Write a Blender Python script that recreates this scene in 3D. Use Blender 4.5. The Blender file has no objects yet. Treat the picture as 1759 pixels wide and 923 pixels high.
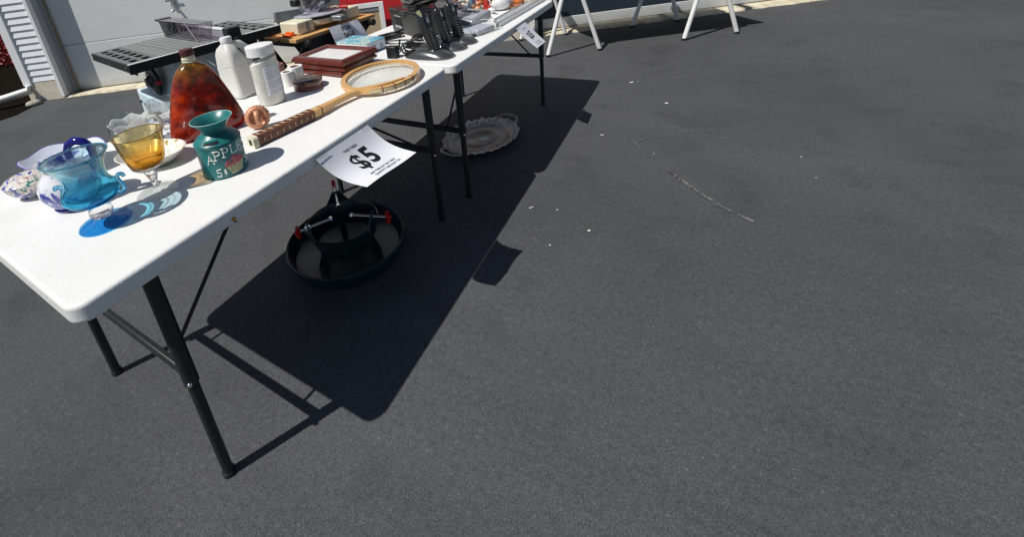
import bpy, bmesh, math, random
from mathutils import Vector, Matrix
R = math.radians
PI = math.pi
rng = random.Random(7)
S = bpy.context.scene
COL = S.collection
H = 0.61                       # height of the table tops

# ------------------------------------------------------------------ camera
cam = bpy.data.cameras.new('camera')
camo = bpy.data.objects.new('camera', cam)
COL.objects.link(camo)
yaw, pitch, roll = -0.60826134, 0.33866202, 0.13517462
fwd = Vector((math.sin(yaw)*math.cos(pitch), math.cos(yaw)*math.cos(pitch), -math.sin(pitch)))
rgt = Vector((math.cos(yaw), -math.sin(yaw), 0))
dwn = fwd.cross(rgt)
r2 = math.cos(roll)*rgt + math.sin(roll)*dwn
d2 = -math.sin(roll)*rgt + math.cos(roll)*dwn
M3 = Matrix((r2, -d2, -fwd)).transposed()
CAMLOC = Vector((0.763669, -1.315301, 1.077879))
camo.matrix_world = Matrix.Translation(CAMLOC) @ M3.to_4x4()
cam.sensor_width = 36
cam.lens = 760.73/1759*36
cam.shift_x = (879.5-715.0)/1759
cam.shift_y = -(461.5-150.3)/1759
cam.clip_start = 0.02
cam.clip_end = 500
S.camera = camo

# ------------------------------------------------------------------ light
SUND = Vector((0.306, 0.612, -1.0)).normalized()
sun = bpy.data.lights.new('sun', 'SUN')
sun.energy = 4.3
sun.angle = R(0.5)
sun.color = (1.0, 0.965, 0.90)
suno = bpy.data.objects.new('sun', sun)
COL.objects.link(suno)
suno.rotation_euler = SUND.to_track_quat('-Z', 'Y').to_euler()
W = bpy.data.worlds.new('World')
S.world = W
W.use_nodes = True
nt = W.node_tree
sky = nt.nodes.new('ShaderNodeTexSky')
sky.sky_type = 'NISHITA'
sky.sun_disc = False
sky.sun_elevation = R(55.6)
sky.sun_rotation = math.atan2(-SUND.x, -SUND.y)
sky.air_density = 1.0
sky.dust_density = 0.6
bg = nt.nodes['Background']
bg.inputs['Strength'].default_value = 0.053
nt.links.new(sky.outputs['Color'], bg.inputs['Color'])
S.view_settings.view_transform = 'Standard'
S.view_settings.look = 'None'
S.view_settings.exposure = 0
S.cycles.use_denoising = True
S.cycles.max_bounces = 14
S.cycles.transparent_max_bounces = 24
S.cycles.transmission_bounces = 12
S.cycles.sample_clamp_indirect = 6
S.cycles.blur_glossy = 0.5

# ------------------------------------------------------------------ materials
def nodes_of(name):
    m = bpy.data.materials.new(name)
    m.use_nodes = True
    return m, m.node_tree, m.node_tree.nodes['Principled BSDF']

def coords(t, kind='Object'):
    return t.nodes.new('ShaderNodeTexCoord').outputs[kind]

def noise(t, vec, scale, detail=4, rough=0.6, dist=0.0):
    n = t.nodes.new('ShaderNodeTexNoise')
    n.inputs['Scale'].default_value = scale
    n.inputs['Detail'].default_value = detail
    n.inputs['Roughness'].default_value = rough
    n.inputs['Distortion'].default_value = dist
    t.links.new(vec, n.inputs['Vector'])
    return n

def ramp(t, fac, stops, interp='LINEAR'):
    r = t.nodes.new('ShaderNodeValToRGB')
    r.color_ramp.interpolation = interp
    el = r.color_ramp.elements
    while len(el) < len(stops):
        el.new(0.5)
    for e, (p, c) in zip(el, stops):
        e.position = p
        e.color = (c[0], c[1], c[2], 1)
    t.links.new(fac, r.inputs['Fac'])
    return r

def bump(t, b, height, strength=0.2, dist=0.002):
    n = t.nodes.new('ShaderNodeBump')
    n.inputs['Strength'].default_value = strength
    n.inputs['Distance'].default_value = dist
    t.links.new(height, n.inputs['Height'])
    t.links.new(n.outputs['Normal'], b.inputs['Normal'])
    return n

def mat(name, col, rough=0.5, metal=0.0, var=0.12, scale=30, bmp=0.0, bscale=200, coat=0.0, trans=0.0, ior=1.45, sss=0.0, spec=0.5):
    m, t, b = nodes_of(name)
    v = coords(t)
    n = noise(t, v, scale)
    lo = tuple(c*(1-var) for c in col)
    hi = tuple(min(1, c*(1+var)) for c in col)
    r = ramp(t, n.outputs['Fac'], [(0.3, lo), (0.7, hi)])
    t.links.new(r.outputs['Color'], b.inputs['Base Color'])
    b.inputs['Roughness'].default_value = rough
    b.inputs['Metallic'].default_value = metal
    b.inputs['Coat Weight'].default_value = coat
    b.inputs['Coat Roughness'].default_value = 0.06
    b.inputs['Transmission Weight'].default_value = trans
    b.inputs['IOR'].default_value = ior
    b.inputs['Specular IOR Level'].default_value = spec
    if sss:
        b.inputs['Subsurface Weight'].default_value = sss
        b.inputs['Subsurface Radius'].default_value = (0.01, 0.008, 0.006)
        b.inputs['Subsurface Scale'].default_value = 0.6
    if bmp:
        n2 = noise(t, v, bscale, 3)
        bump(t, b, n2.outputs['Fac'], bmp, 0.001)
    return m

def multi(name, stops, scale=40, rough=0.4, kind='noise', coat=0.0, bmp=0.0, detail=3, dist=0.0, interp='LINEAR', spec=0.5):
    """a surface whose colour runs through several stops of a noise or of cells"""
    m, t, b = nodes_of(name)
    v = coords(t)
    if kind == 'noise':
        f = noise(t, v, scale, detail, 0.6, dist).outputs['Fac']
    else:
        n = t.nodes.new('ShaderNodeTexVoronoi')
        n.inputs['Scale'].default_value = scale
        t.links.new(v, n.inputs['Vector'])
        f = t.nodes.new('ShaderNodeSeparateColor')
        t.links.new(n.outputs['Color'], f.inputs[0])
        f = f.outputs[0]
    r = ramp(t, f, stops, interp)
    t.links.new(r.outputs['Color'], b.inputs['Base Color'])
    b.inputs['Roughness'].default_value = rough
    b.inputs['Coat Weight'].default_value = coat
    b.inputs['Specular IOR Level'].default_value = spec
    if bmp:
        bump(t, b, f, bmp, 0.002)
    return m

def thin_glass(name, col, rough=0.02, gloss=1.0, swirl=0.0, scale=60, low=None, spread=0.4, rings=0.0):
    """thin blown glass: tinted see-through wall with a Fresnel sheen; its shadow takes the tint"""
    m = bpy.data.materials.new(name)
    m.use_nodes = True
    t = m.node_tree
    t.nodes.remove(t.nodes['Principled BSDF'])
    out = t.nodes['Material Output']
    tr = t.nodes.new('ShaderNodeBsdfTransparent')
    gl = t.nodes.new('ShaderNodeBsdfGlossy')
    gl.inputs['Roughness'].default_value = rough
    mix = t.nodes.new('ShaderNodeMixShader')
    fr = t.nodes.new('ShaderNodeFresnel')
    geo = t.nodes.new('ShaderNodeNewGeometry')
    io = t.nodes.new('ShaderNodeMapRange')      # the sheet reflects alike from either side
    io.inputs['To Min'].default_value = 1.45
    io.inputs['To Max'].default_value = 1/1.45
    t.links.new(geo.outputs['Backfacing'], io.inputs['Value'])
    t.links.new(io.outputs[0], fr.inputs['IOR'])
    mu = t.nodes.new('ShaderNodeMath')
    mu.operation = 'MULTIPLY'
    mu.inputs[1].default_value = gloss
    t.links.new(fr.outputs[0], mu.inputs[0])
    t.links.new(mu.outputs[0], mix.inputs[0])
    t.links.new(tr.outputs[0], mix.inputs[1])
    t.links.new(gl.outputs[0], mix.inputs[2])
    t.links.new(mix.outputs[0], out.inputs['Surface'])
    v = coords(t)
    lo = low or tuple(c*(1-swirl) for c in col)
    n = noise(t, v, scale, 2, 0.5, 1.5)
    f = n.outputs['Fac']
    if rings:                                    # bands in the tint, standing in for caustic rings in the shadow
        w = t.nodes.new('ShaderNodeTexWave')
        w.wave_type = 'BANDS'
        w.bands_direction = 'Z'
        w.inputs['Scale'].default_value = rings
        w.inputs['Distortion'].default_value = 3.0
        w.inputs['Detail Scale'].default_value = 1.2
        t.links.new(v, w.inputs['Vector'])
        f = w.outputs['Fac']
    r = ramp(t, f, [(0.5-spread/2, lo), (0.5+spread/2, col)])
    t.links.new(r.outputs['Color'], tr.inputs['Color'])
    bp = t.nodes.new('ShaderNodeBump')
    bp.inputs['Strength'].default_value = 0.35
    bp.inputs['Distance'].default_value = 0.003
    t.links.new(n.outputs['Fac'], bp.inputs['Height'])
    t.links.new(bp.outputs['Normal'], gl.inputs['Normal'])
    t.links.new(bp.outputs['Normal'], fr.inputs['Normal'])
    return m

def solid_glass(name, col, ior=1.45, low=None, z0=0.0, z1=0.1, clear=0.0):
    """thick clear glass, deeper in tint where it was gathered (low down); the sun's caustics pass through it"""
    m = bpy.data.materials.new(name)
    m.use_nodes = True
    t = m.node_tree
    t.nodes.remove(t.nodes['Principled BSDF'])
    g_ = t.nodes.new('ShaderNodeBsdfGlass')
    g_.inputs['Roughness'].default_value = 0
    g_.inputs['IOR'].default_value = ior
    sp = t.nodes.new('ShaderNodeSeparateXYZ')
    t.links.new(coords(t), sp.inputs[0])
    mr = t.nodes.new('ShaderNodeMapRange')
    mr.inputs['From Min'].default_value = z0
    mr.inputs['From Max'].default_value = z1
    t.links.new(sp.outputs['Z'], mr.inputs['Value'])
    r = ramp(t, mr.outputs[0], [(0.0, low or col), (1.0, col)])
    t.links.new(r.outputs['Color'], g_.inputs['Color'])
    tr = t.nodes.new('ShaderNodeBsdfTransparent')
    t.links.new(r.outputs['Color'], tr.inputs['Color'])
    mx = t.nodes.new('ShaderNodeMixShader')
    mx.inputs[0].default_value = clear
    t.links.new(g_.outputs[0], mx.inputs[1])
    t.links.new(tr.outputs[0], mx.inputs[2])
    t.links.new(mx.outputs[0] if clear else g_.outputs[0], t.nodes['Material Output'].inputs['Surface'])
    return m

def translucent(name, col, rough=0.25, amount=0.45, var=0.05, scale=20):
    m, t, b = nodes_of(name)
    v = coords(t)
    n = noise(t, v, scale)
    r = ramp(t, n.outputs['Fac'], [(0.3, tuple(c*(1-var) for c in col)), (0.7, col)])
    t.links.new(r.outputs['Color'], b.inputs['Base Color'])
    b.inputs['Roughness'].default_value = rough
    tl = t.nodes.new('ShaderNodeBsdfTranslucent')
    t.links.new(r.outputs['Color'], tl.inputs['Color'])
    mx = t.nodes.new('ShaderNodeMixShader')
    mx.inputs[0].default_value = amount
    t.links.new(b.outputs[0], mx.inputs[1])
    t.links.new(tl.outputs[0], mx.inputs[2])
    t.links.new(mx.outputs[0], t.nodes['Material Output'].inputs['Surface'])
    return m

def make_asphalt():
    m, t, b = nodes_of('sealed_asphalt')
    v = coords(t)
    big = noise(t, v, 0.9, 5, 0.6, 0.4)
    mp = t.nodes.new('ShaderNodeMapping')
    mp.inputs['Rotation'].default_value = (0, 0, R(24))
    mp.inputs['Scale'].default_value = (1, 3.2, 1)
    t.links.new(v, mp.inputs['Vector'])
    sweep = noise(t, mp.outputs[0], 2.6, 5, 0.65, 0.8)
    grain = noise(t, v, 270, 4, 0.75)
    mid = noise(t, v, 70, 4, 0.7)
    stain = noise(t, v, 3.2, 6, 0.62, 0.5)
    base = ramp(t, big.outputs['Fac'], [(0.3, (0.063, 0.065, 0.070)), (0.7, (0.087, 0.089, 0.095))])
    sw = ramp(t, sweep.outputs['Fac'], [(0.3, (0.94,)*3), (0.72, (1.07,)*3)])
    gr = ramp(t, grain.outputs['Fac'], [(0.28, (0.35,)*3), (0.5, (0.92,)*3), (0.62, (1.35,)*3), (0.74, (2.4,)*3)])
    def mul(a, c):
        x = t.nodes.new('ShaderNodeMix')
        x.data_type = 'RGBA'
        x.blend_type = 'MULTIPLY'
        x.inputs['Factor'].default_value = 1
        t.links.new(a, x.inputs['A'])
        t.links.new(c, x.inputs['B'])
        return x.outputs['Result']
    md = ramp(t, mid.outputs['Fac'], [(0.28, (0.70,)*3), (0.50, (1.0,)*3), (0.64, (1.14,)*3), (0.73, (1.9, 1.88, 1.84))])
    sn = ramp(t, stain.outputs['Fac'], [(0.32, (0.82, 0.82, 0.82)), (0.46, (1.0,)*3), (0.62, (1.0,)*3), (0.76, (1.14, 1.13, 1.11))])
    c = mul(mul(mul(mul(base.outputs['Color'], sw.outputs['Color']), gr.outputs['Color']), md.outputs['Color']), sn.outputs['Color'])
    # scattered pale stones worn clear of the sealer
    vo = t.nodes.new('ShaderNodeTexVoronoi')
    vo.inputs['Scale'].default_value = 75
    t.links.new(v, vo.inputs['Vector'])
    st = ramp(t, vo.outputs['Distance'], [(0.10, (1, 1, 1)), (0.17, (0, 0, 0))])
    pick = t.nodes.new('ShaderNodeSeparateColor')
    t.links.new(vo.outputs['Color'], pick.inputs[0])
    th = ramp(t, pick.outputs[0], [(0.93, (0, 0, 0)), (0.95, (1, 1, 1))])
    patch = ramp(t, noise(t, v, 1.7, 3).outputs['Fac'], [(0.42, (0, 0, 0)), (0.62, (1, 1, 1))])
    k = mul(mul(st.outputs['Color'], th.outputs['Color']), patch.outputs['Color'])
    mx = t.nodes.new('ShaderNodeMix')
    mx.data_type = 'RGBA'
    t.links.new(k, mx.inputs['Factor'])
    t.links.new(c, mx.inputs['A'])
    mx.inputs['B'].default_value = (0.20, 0.195, 0.185, 1)
    t.links.new(mx.outputs['Result'], b.inputs['Base Color'])
    b.inputs['Roughness'].default_value = 0.82
    b.inputs['Specular IOR Level'].default_value = 0.3
    bump(t, b, grain.outputs['Fac'], 0.55, 0.003)
    return m

def make_plastic_white():
    m, t, b = nodes_of('white_table_plastic')
    v = coords(t)
    n = noise(t, v, 5, 4)
    r = ramp(t, n.outputs['Fac'], [(0.3, (0.785, 0.785, 0.775)), (0.7, (0.835, 0.835, 0.825))])
    sp = noise(t, v, 90, 2)
    r2_ = ramp(t, sp.outputs['Fac'], [(0.26, (0.66, 0.63, 0.58)), (0.34, (1, 1, 1))])
    x = t.nodes.new('ShaderNodeMix')
    x.data_type = 'RGBA'
    x.blend_type = 'MULTIPLY'
    x.inputs['Factor'].default_value = 0.5
    t.links.new(r.outputs['Color'], x.inputs['A'])
    t.links.new(r2_.outputs['Color'], x.inputs['B'])
    t.links.new(x.outputs['Result'], b.inputs['Base Color'])
    b.inputs['Roughness'].default_value = 0.45
    bump(t, b, noise(t, v, 300, 2).outputs['Fac'], 0.5, 0.0010)
    return m

def make_wood(name, c1, c2, scale=(2, 30, 30), rough=0.35, coat=0.4):
    m, t, b = nodes_of(name)
    v = coords(t)
    mp = t.nodes.new('ShaderNodeMapping')
    mp.inputs['Scale'].default_value = scale
    t.links.new(v, mp.inputs['Vector'])
    n = noise(t, mp.outputs[0], 6, 5, 0.6, 0.6)
    r = ramp(t, n.outputs['Fac'], [(0.3, c1), (0.7, c2)])
    t.links.new(r.outputs['Color'], b.inputs['Base Color'])
    b.inputs['Roughness'].default_value = rough
    b.inputs['Coat Weight'].default_value = coat
    b.inputs['Coat Roughness'].default_value = 0.12
    return m

def make_pepper_oil():
    """deep red oil and peppers behind glass, paler and greener toward the neck"""
    m, t, b = nodes_of('bottle_filling')
    v = coords(t)
    n = noise(t, v, 30, 7, 0.62, 0.2)
    gx = t.nodes.new('ShaderNodeSeparateXYZ')
    t.links.new(v, gx.inputs[0])
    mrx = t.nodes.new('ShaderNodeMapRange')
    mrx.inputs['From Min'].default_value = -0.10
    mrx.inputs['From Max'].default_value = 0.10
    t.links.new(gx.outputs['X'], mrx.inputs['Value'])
    glow_band = ramp(t, mrx.outputs[0], [(0.0, (0.16,)*3), (0.22, (0.10,)*3), (0.45, (-0.04,)*3), (0.75, (-0.02,)*3), (1.0, (0.06,)*3)])  # brighter towards the sides: refracted glow put into the colour
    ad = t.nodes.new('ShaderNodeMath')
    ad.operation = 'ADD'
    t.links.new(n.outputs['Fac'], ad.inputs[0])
    t.links.new(glow_band.outputs['Color'], ad.inputs[1])
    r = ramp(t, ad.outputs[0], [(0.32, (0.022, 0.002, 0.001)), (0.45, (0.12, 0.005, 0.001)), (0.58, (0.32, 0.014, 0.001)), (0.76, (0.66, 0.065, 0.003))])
    gz = t.nodes.new('ShaderNodeSeparateXYZ')
    t.links.new(v, gz.inputs[0])
    zr = ramp(t, gz.outputs['Z'], [(0.155, (0, 0, 0)), (0.20, (1, 1, 1))])
    top = ramp(t, noise(t, v, 60, 4).outputs['Fac'], [(0.35, (0.10, 0.06, 0.008)), (0.65, (0.42, 0.20, 0.025))])
    mx = t.nodes.new('ShaderNodeMix')
    mx.data_type = 'RGBA'
    t.links.new(zr.outputs['Color'], mx.inputs['Factor'])
    t.links.new(r.outputs['Color'], mx.inputs['A'])
    t.links.new(top.outputs['Color'], mx.inputs['B'])
    t.links.new(mx.outputs['Result'], b.inputs['Base Color'])
    b.inputs['Roughness'].default_value = 0.16
    b.inputs['Coat Weight'].default_value = 1.0
    b.inputs['Coat Roughness'].default_value = 0.03
    tl = t.nodes.new('ShaderNodeBsdfTranslucent')
    hot = t.nodes.new('ShaderNodeHueSaturation')
    hot.inputs['Value'].default_value = 2.0
    t.links.new(mx.outputs['Result'], hot.inputs['Color'])
    t.links.new(hot.outputs[0], tl.inputs['Color'])
    ms = t.nodes.new('ShaderNodeMixShader')
    ms.inputs[0].default_value = 0.42
    t.links.new(b.outputs[0], ms.inputs[1])
    t.links.new(tl.outputs[0], ms.inputs[2])
    t.links.new(ms.outputs[0], t.nodes['Material Output'].inputs['Surface'])
    bump(t, b, n.outputs['Fac'], 0.12, 0.004)
    return m

def make_door():
    m, t, b = nodes_of('pale_grey_door')
    v = coords(t)
    mp = t.nodes.new('ShaderNodeMapping')
    mp.inputs['Scale'].default_value = (3, 1, 60)
    t.links.new(v, mp.inputs['Vector'])
    gr = noise(t, mp.outputs[0], 5, 5, 0.6, 0.4)
    bl = noise(t, v, 2.2, 4)
    r = ramp(t, bl.outputs['Fac'], [(0.3, (0.70, 0.715, 0.715)), (0.7, (0.765, 0.78, 0.78))])
    sp = t.nodes.new('ShaderNodeSeparateXYZ')
    t.links.new(v, sp.inputs[0])
    ad = t.nodes.new('ShaderNodeMath')
    ad.operation = 'MULTIPLY_ADD'
    ad.inputs[1].default_value = 0.10
    t.links.new(noise(t, v, 9, 5).outputs['Fac'], ad.inputs[0])
    t.links.new(sp.outputs['Z'], ad.inputs[2])
    dirt = ramp(t, ad.outputs[0], [(0.07, (0.72, 0.70, 0.66)), (0.16, (1, 1, 1))])
    x = t.nodes.new('ShaderNodeMix')
    x.data_type = 'RGBA'
    x.blend_type = 'MULTIPLY'
    x.inputs['Factor'].default_value = 1
    t.links.new(r.outputs['Color'], x.inputs['A'])
    t.links.new(dirt.outputs['Color'], x.inputs['B'])
    t.links.new(x.outputs['Result'], b.inputs['Base Color'])
    b.inputs['Roughness'].default_value = 0.5
    bump(t, b, gr.outputs['Fac'], 0.25, 0.002)
    return m

asphalt = make_asphalt()
table_white = make_plastic_white()
M = dict(
    dark_steel=mat('dark_steel', (0.018, 0.019, 0.021), 0.42, 0.0, 0.2, 60, 0.1, 300),
    steel=mat('bright_steel', (0.55, 0.56, 0.57), 0.25, 1.0, 0.1, 60),
    chrome=mat('chrome', (0.75, 0.76, 0.78), 0.12, 1.0, 0.05, 60),
    paper=mat('paper', (0.80, 0.80, 0.86), 0.75, 0, 0.03, 14, 0.08, 60),
    ink=mat('black_ink', (0.012, 0.012, 0.014), 0.6, 0, 0.2, 60),
    grey_ink=mat('grey_print', (0.42, 0.43, 0.50), 0.7, 0, 0.1, 60),
    mahogany=make_wood('mahogany', (0.070, 0.010, 0.006), (0.17, 0.027, 0.013), (20, 20, 3)),
    ash_wood=make_wood('varnished_ash', (0.60, 0.32, 0.10), (0.74, 0.44, 0.16), (30, 4, 30), 0.3, 0.5),
    plywood=make_wood('workbench_board', (0.52, 0.27, 0.10), (0.66, 0.38, 0.16), (20, 3, 20), 0.6, 0.0),
    leather=multi('grip_leather', [(0.3, (0.09, 0.030, 0.014)), (0.7, (0.19, 0.072, 0.036))], 90, 0.55, bmp=0.3),
    cream=mat('cream_plastic', (0.72, 0.68, 0.52), 0.5, 0, 0.05),
    ivory=mat('ivory', (0.72, 0.68, 0.50), 0.5, 0, 0.08),
    teal=multi('teal_enamel', [(0.3, (0.012, 0.125, 0.130)), (0.7, (0.022, 0.195, 0.195))], 45, 0.32, bmp=0.06),
    teal_pale=mat('teal_rim', (0.25, 0.50, 0.47), 0.35),
    chalk=mat('chalk_paint', (0.78, 0.80, 0.76), 0.7),
    pink_paint=multi('pink_paint', [(0.35, (0.28, 0.045, 0.06)), (0.65, (0.52, 0.16, 0.19))], 300, 0.7),
    basket_paint=multi('basket_paint', [(0.4, (0.52, 0.48, 0.30)), (0.6, (0.36, 0.38, 0.22))], 260, 0.7),
    copper=mat('copper', (0.60, 0.29, 0.17), 0.48, 0.25, 0.12, 40),
    black_plastic=mat('black_plastic', (0.016, 0.017, 0.019), 0.38, 0, 0.2, 30, 0.08, 350),
    gloss_black=mat('gloss_black', (0.020, 0.022, 0.024), 0.16, 0, 0.1, 30),
    charcoal=mat('charcoal_plastic', (0.13, 0.135, 0.14), 0.22, 0.7, 0.1, 30),
    button=mat('phone_button', (0.10, 0.105, 0.11), 0.35),
    grey_plastic=mat('grey_plastic', (0.33, 0.34, 0.37), 0.35, 0.25, 0.08, 30),
    silver_plastic=mat('silver_plastic', (0.50, 0.52, 0.58), 0.3, 0.35, 0.05, 30),
    cord=mat('cord', (0.012, 0.012, 0.014), 0.45),
    white_plastic=translucent('white_jug_plastic', (0.84, 0.83, 0.79), 0.35, 0.22),
    white_lid=mat('white_lid', (0.80, 0.80, 0.80), 0.4, 0, 0.03),
    powder=mat('white_powder', (0.82, 0.80, 0.74), 0.95, 0, 0.04, 60, 0.8, 140),
    sticker=mat('white_sticker', (0.76, 0.77, 0.82), 0.6, 0, 0.03),
    tape=mat('white_tape', (0.78, 0.78, 0.76), 0.5, 0, 0.04),
    cardboard=multi('core_cardboard', [(0.3, (0.28, 0.13, 0.10)), (0.7, (0.44, 0.25, 0.20))], 60, 0.8),
    lacquer=multi('lacquer_lid', [(0.3, (0.012, 0.008, 0.006)), (0.5, (0.06, 0.030, 0.016)), (0.62, (0.24, 0.10, 0.04)), (0.75, (0.38, 0.20, 0.09))], 36, 0.22, coat=0.6, dist=0.8),
    lacquer_side=multi('lacquer_side', [(0.3, (0.05, 0.018, 0.010)), (0.55, (0.15, 0.055, 0.03)), (0.75, (0.26, 0.15, 0.09))], 45, 0.3, coat=0.5),
    lacquer_red=mat('lacquer_red', (0.17, 0.012, 0.012), 0.3, 0, 0.15, coat=0.5),
    red_cap=mat('maroon_cap', (0.085, 0.020, 0.022), 0.45, 0, 0.2),
    raffia=mat('raffia', (0.62, 0.57, 0.42), 0.7),
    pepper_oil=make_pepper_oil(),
    china=mat('white_china', (0.78, 0.79, 0.83), 0.14, 0, 0.03),
    delft=multi('blue_and_white_china', [(0.40, (0.80, 0.81, 0.85)), (0.53, (0.78, 0.79, 0.86)), (0.555, (0.13, 0.15, 0.48)), (0.64, (0.02, 0.03, 0.26))], 20, 0.12, detail=10, coat=0.4),
    cobalt=mat('cobalt_glaze', (0.010, 0.012, 0.20), 0.12, 0, 0.2, coat=0.4),
    floral=multi('floral_china', [(0.0, (0.05, 0.28, 0.22)), (0.34, (0.02, 0.18, 0.14)), (0.385, (0.76, 0.73, 0.68)), (0.475, (0.36, 0.11, 0.06)), (0.495, (0.78, 0.75, 0.70)), (0.56, (0.10, 0.14, 0.46)), (0.61, (0.03, 0.05, 0.28)), (0.66, (0.76, 0.73, 0.68))], 38, 0.12, detail=2, dist=1.2, coat=0.4, interp='CONSTANT'),
    gilded=multi('gold_flowered_china', [(0.50, (0.76, 0.75, 0.70)), (0.58, (0.74, 0.72, 0.62)), (0.60, (0.52, 0.36, 0.05)), (0.70, (0.26, 0.18, 0.02))], 55, 0.12, detail=5, coat=0.4),
    moon=mat('pale_blue_china', (0.70, 0.72, 0.82), 0.2, 0, 0.04, coat=0.2),
    blue_glass=solid_glass('caustic_aqua_glass', (0.82, 0.96, 0.99), 1.45, (0.44, 0.86, 0.99), .060, .125, .13),
    deep_blue_glass=solid_glass('caustic_deep_aqua', (0.50, 0.84, 0.97), 1.45, None, 0, .1, .2),
    blue_foot=thin_glass('deep_aqua_glass', (0.42, 0.77, 0.95), 0.03, 1.0, 0.0, 40, low=(0.34, 0.69, 0.93)),
    amber_glass=solid_glass('caustic_amber_glass', (0.98, 0.91, 0.68), 1.45, (0.97, 0.75, 0.35), .075, .125, .13),
    amber_edge=mat('amber_rim', (0.22, 0.11, 0.02), 0.08, 0, 0.1, coat=0.5),
    blue_edge=mat('aqua_rim', (0.04, 0.24, 0.36), 0.08, 0, 0.1, coat=0.5),
    clear_glass=thin_glass('clear_thin_glass', (0.98, 0.985, 0.98), 0.03, 1.5, 0.0, 60, low=(0.91, 0.93, 0.93), spread=0.25),
    green_glass=thin_glass('jar_glass', (0.93, 0.98, 0.97), 0.03, 1.6, 0.0, 50, low=(0.74, 0.86, 0.85), spread=0.3),
    milky_glass=translucent('pressed_glass', (0.90, 0.91, 0.90), 0.10, 0.55, 0.25, 90),
    crystal=solid_glass('caustic_crystal', (0.985, 0.985, 0.985), 1.5, None, 0, .1, .12),
    pale_blue_metal=mat('pale_blue_paint', (0.62, 0.71, 0.75), 0.45, 0, 0.05, 12),
    saw_top=mat('saw_top_metal', (0.155, 0.16, 0.16), 0.45, 0.1, 0.12, 25),
    saw_rib=mat('lit_rib', (0.27, 0.275, 0.275), 0.45, 0.1),  # lighter grey makes the ridges look lit
    saw_black=mat('saw_black', (0.016, 0.017, 0.018), 0.4),
    smoke_guard=thin_glass('clear_guard', (0.93, 0.92, 0.94), 0.05, 1.5, 0.0, 30, low=(0.72, 0.69, 0.73), spread=0.5),
    galv=mat('grey_cast_metal', (0.30, 0.32, 0.33), 0.4, 0.5, 0.12, 20),
    orange=mat('orange_plastic', (0.80, 0.12, 0.01), 0.4),
    red_paint=mat('red_board', (0.48, 0.018, 0.022), 0.5, 0, 0.08, 6),
    red_plastic=mat('red_plastic', (0.50, 0.012, 0.012), 0.35),
    white_paint=mat('white_paint', (0.78, 0.78, 0.78), 0.45, 0, 0.04, 12),
    tan=mat('tan_mat_board', (0.42, 0.33, 0.21), 0.7, 0, 0.08, 10),
    siding=mat('white_vinyl_siding', (0.90, 0.905, 0.93), 0.5, 0, 0.03, 4),
    trim_white=mat('white_trim', (0.92, 0.925, 0.94), 0.45, 0, 0.03, 4),
    door_grey=make_door(),
    shaded_jamb_grey=mat('shade_grey_jamb', (0.44, 0.45, 0.47), 0.6, 0, 0.06, 6),  # shade of the recessed return put into the grey
    brown_bead=mat('brown_bead', (0.30, 0.24, 0.18), 0.7),
    roof_and_shade_slate=mat('slate_roof_and_door_shade', (0.030, 0.045, 0.062), 0.5, 0, 0.1, 4),  # roof colour, also used as painted shade on the far door
    concrete=multi('concrete', [(0.3, (0.60, 0.54, 0.44)), (0.7, (0.84, 0.77, 0.64))], 14, 0.9, bmp=0.4, detail=8),
    lip=multi('stained_concrete', [(0.3, (0.42, 0.36, 0.25)), (0.55, (0.62, 0.56, 0.42)), (0.75, (0.72, 0.66, 0.53))], 12, 0.9, bmp=0.4, detail=8),
    soil=multi('bed_soil', [(0.3, (0.004, 0.0035, 0.003)), (0.7, (0.018, 0.014, 0.011))], 22, 1.0, bmp=0.9, detail=8, spec=0.0),
    stone=multi('pale_stone', [(0.3, (0.26, 0.24, 0.20)), (0.7, (0.46, 0.43, 0.36))], 20, 0.9, bmp=0.4),
    pipe=mat('white_metal_pipe', (0.66, 0.66, 0.64), 0.4, 0.2, 0.1, 6),
    bark=multi('bark', [(0.3, (0.03, 0.022, 0.016)), (0.7, (0.09, 0.07, 0.05))], 30, 0.9),
    red_leaf=multi('red_leaves', [(0.3, (0.16, 0.012, 0.015)), (0.6, (0.42, 0.03, 0.035)), (0.75, (0.50, 0.12, 0.10))], 9, 0.5),
    green_leaf=multi('green_leaves', [(0.3, (0.016, 0.030, 0.010)), (0.7, (0.05, 0.085, 0.028))], 6, 0.5),
    crack=multi('crack_filler', [(0.3, (0.12, 0.117, 0.115)), (0.7, (0.20, 0.195, 0.19))], 90, 0.9),
    flake=mat('pale_flake', (0.72, 0.72, 0.70), 0.7),
    tarnish=multi('tarnished_silver', [(0.3, (0.20, 0.165, 0.12)), (0.5, (0.32, 0.28, 0.215)), (0.7, (0.46, 0.42, 0.35))], 9, 0.38, detail=6, bmp=0.15),
    tarnish_rim=multi('embossed_silver', [(0.3, (0.24, 0.20, 0.15)), (0.5, (0.58, 0.53, 0.45)), (0.7, (0.80, 0.77, 0.70))], 60, 0.34, detail=6, bmp=0.5),
    stand_green=mat('dark_green_enamel', (0.016, 0.030, 0.034), 0.26, 0, 0.2),
    gut=mat('racket_string', (0.62, 0.64, 0.58), 0.5),
    red_thread=mat('maroon_binding', (0.20, 0.035, 0.02), 0.5),
    bone=mat('bone_inlay', (0.68, 0.58, 0.36), 0.4),
    box_white=mat('box_card', (0.72, 0.75, 0.79), 0.5, 0, 0.05, 20),
    box_blue=mat('box_blue', (0.03, 0.22, 0.50), 0.4),
    box_art=multi('box_picture', [(0.30, (0.03, 0.30, 0.52)), (0.46, (0.10, 0.58, 0.74)), (0.54, (0.62, 0.78, 0.74)), (0.62, (0.16, 0.42, 0.26)), (0.72, (0.66, 0.52, 0.18))], 16, 0.25, detail=4, coat=0.4),
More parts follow.
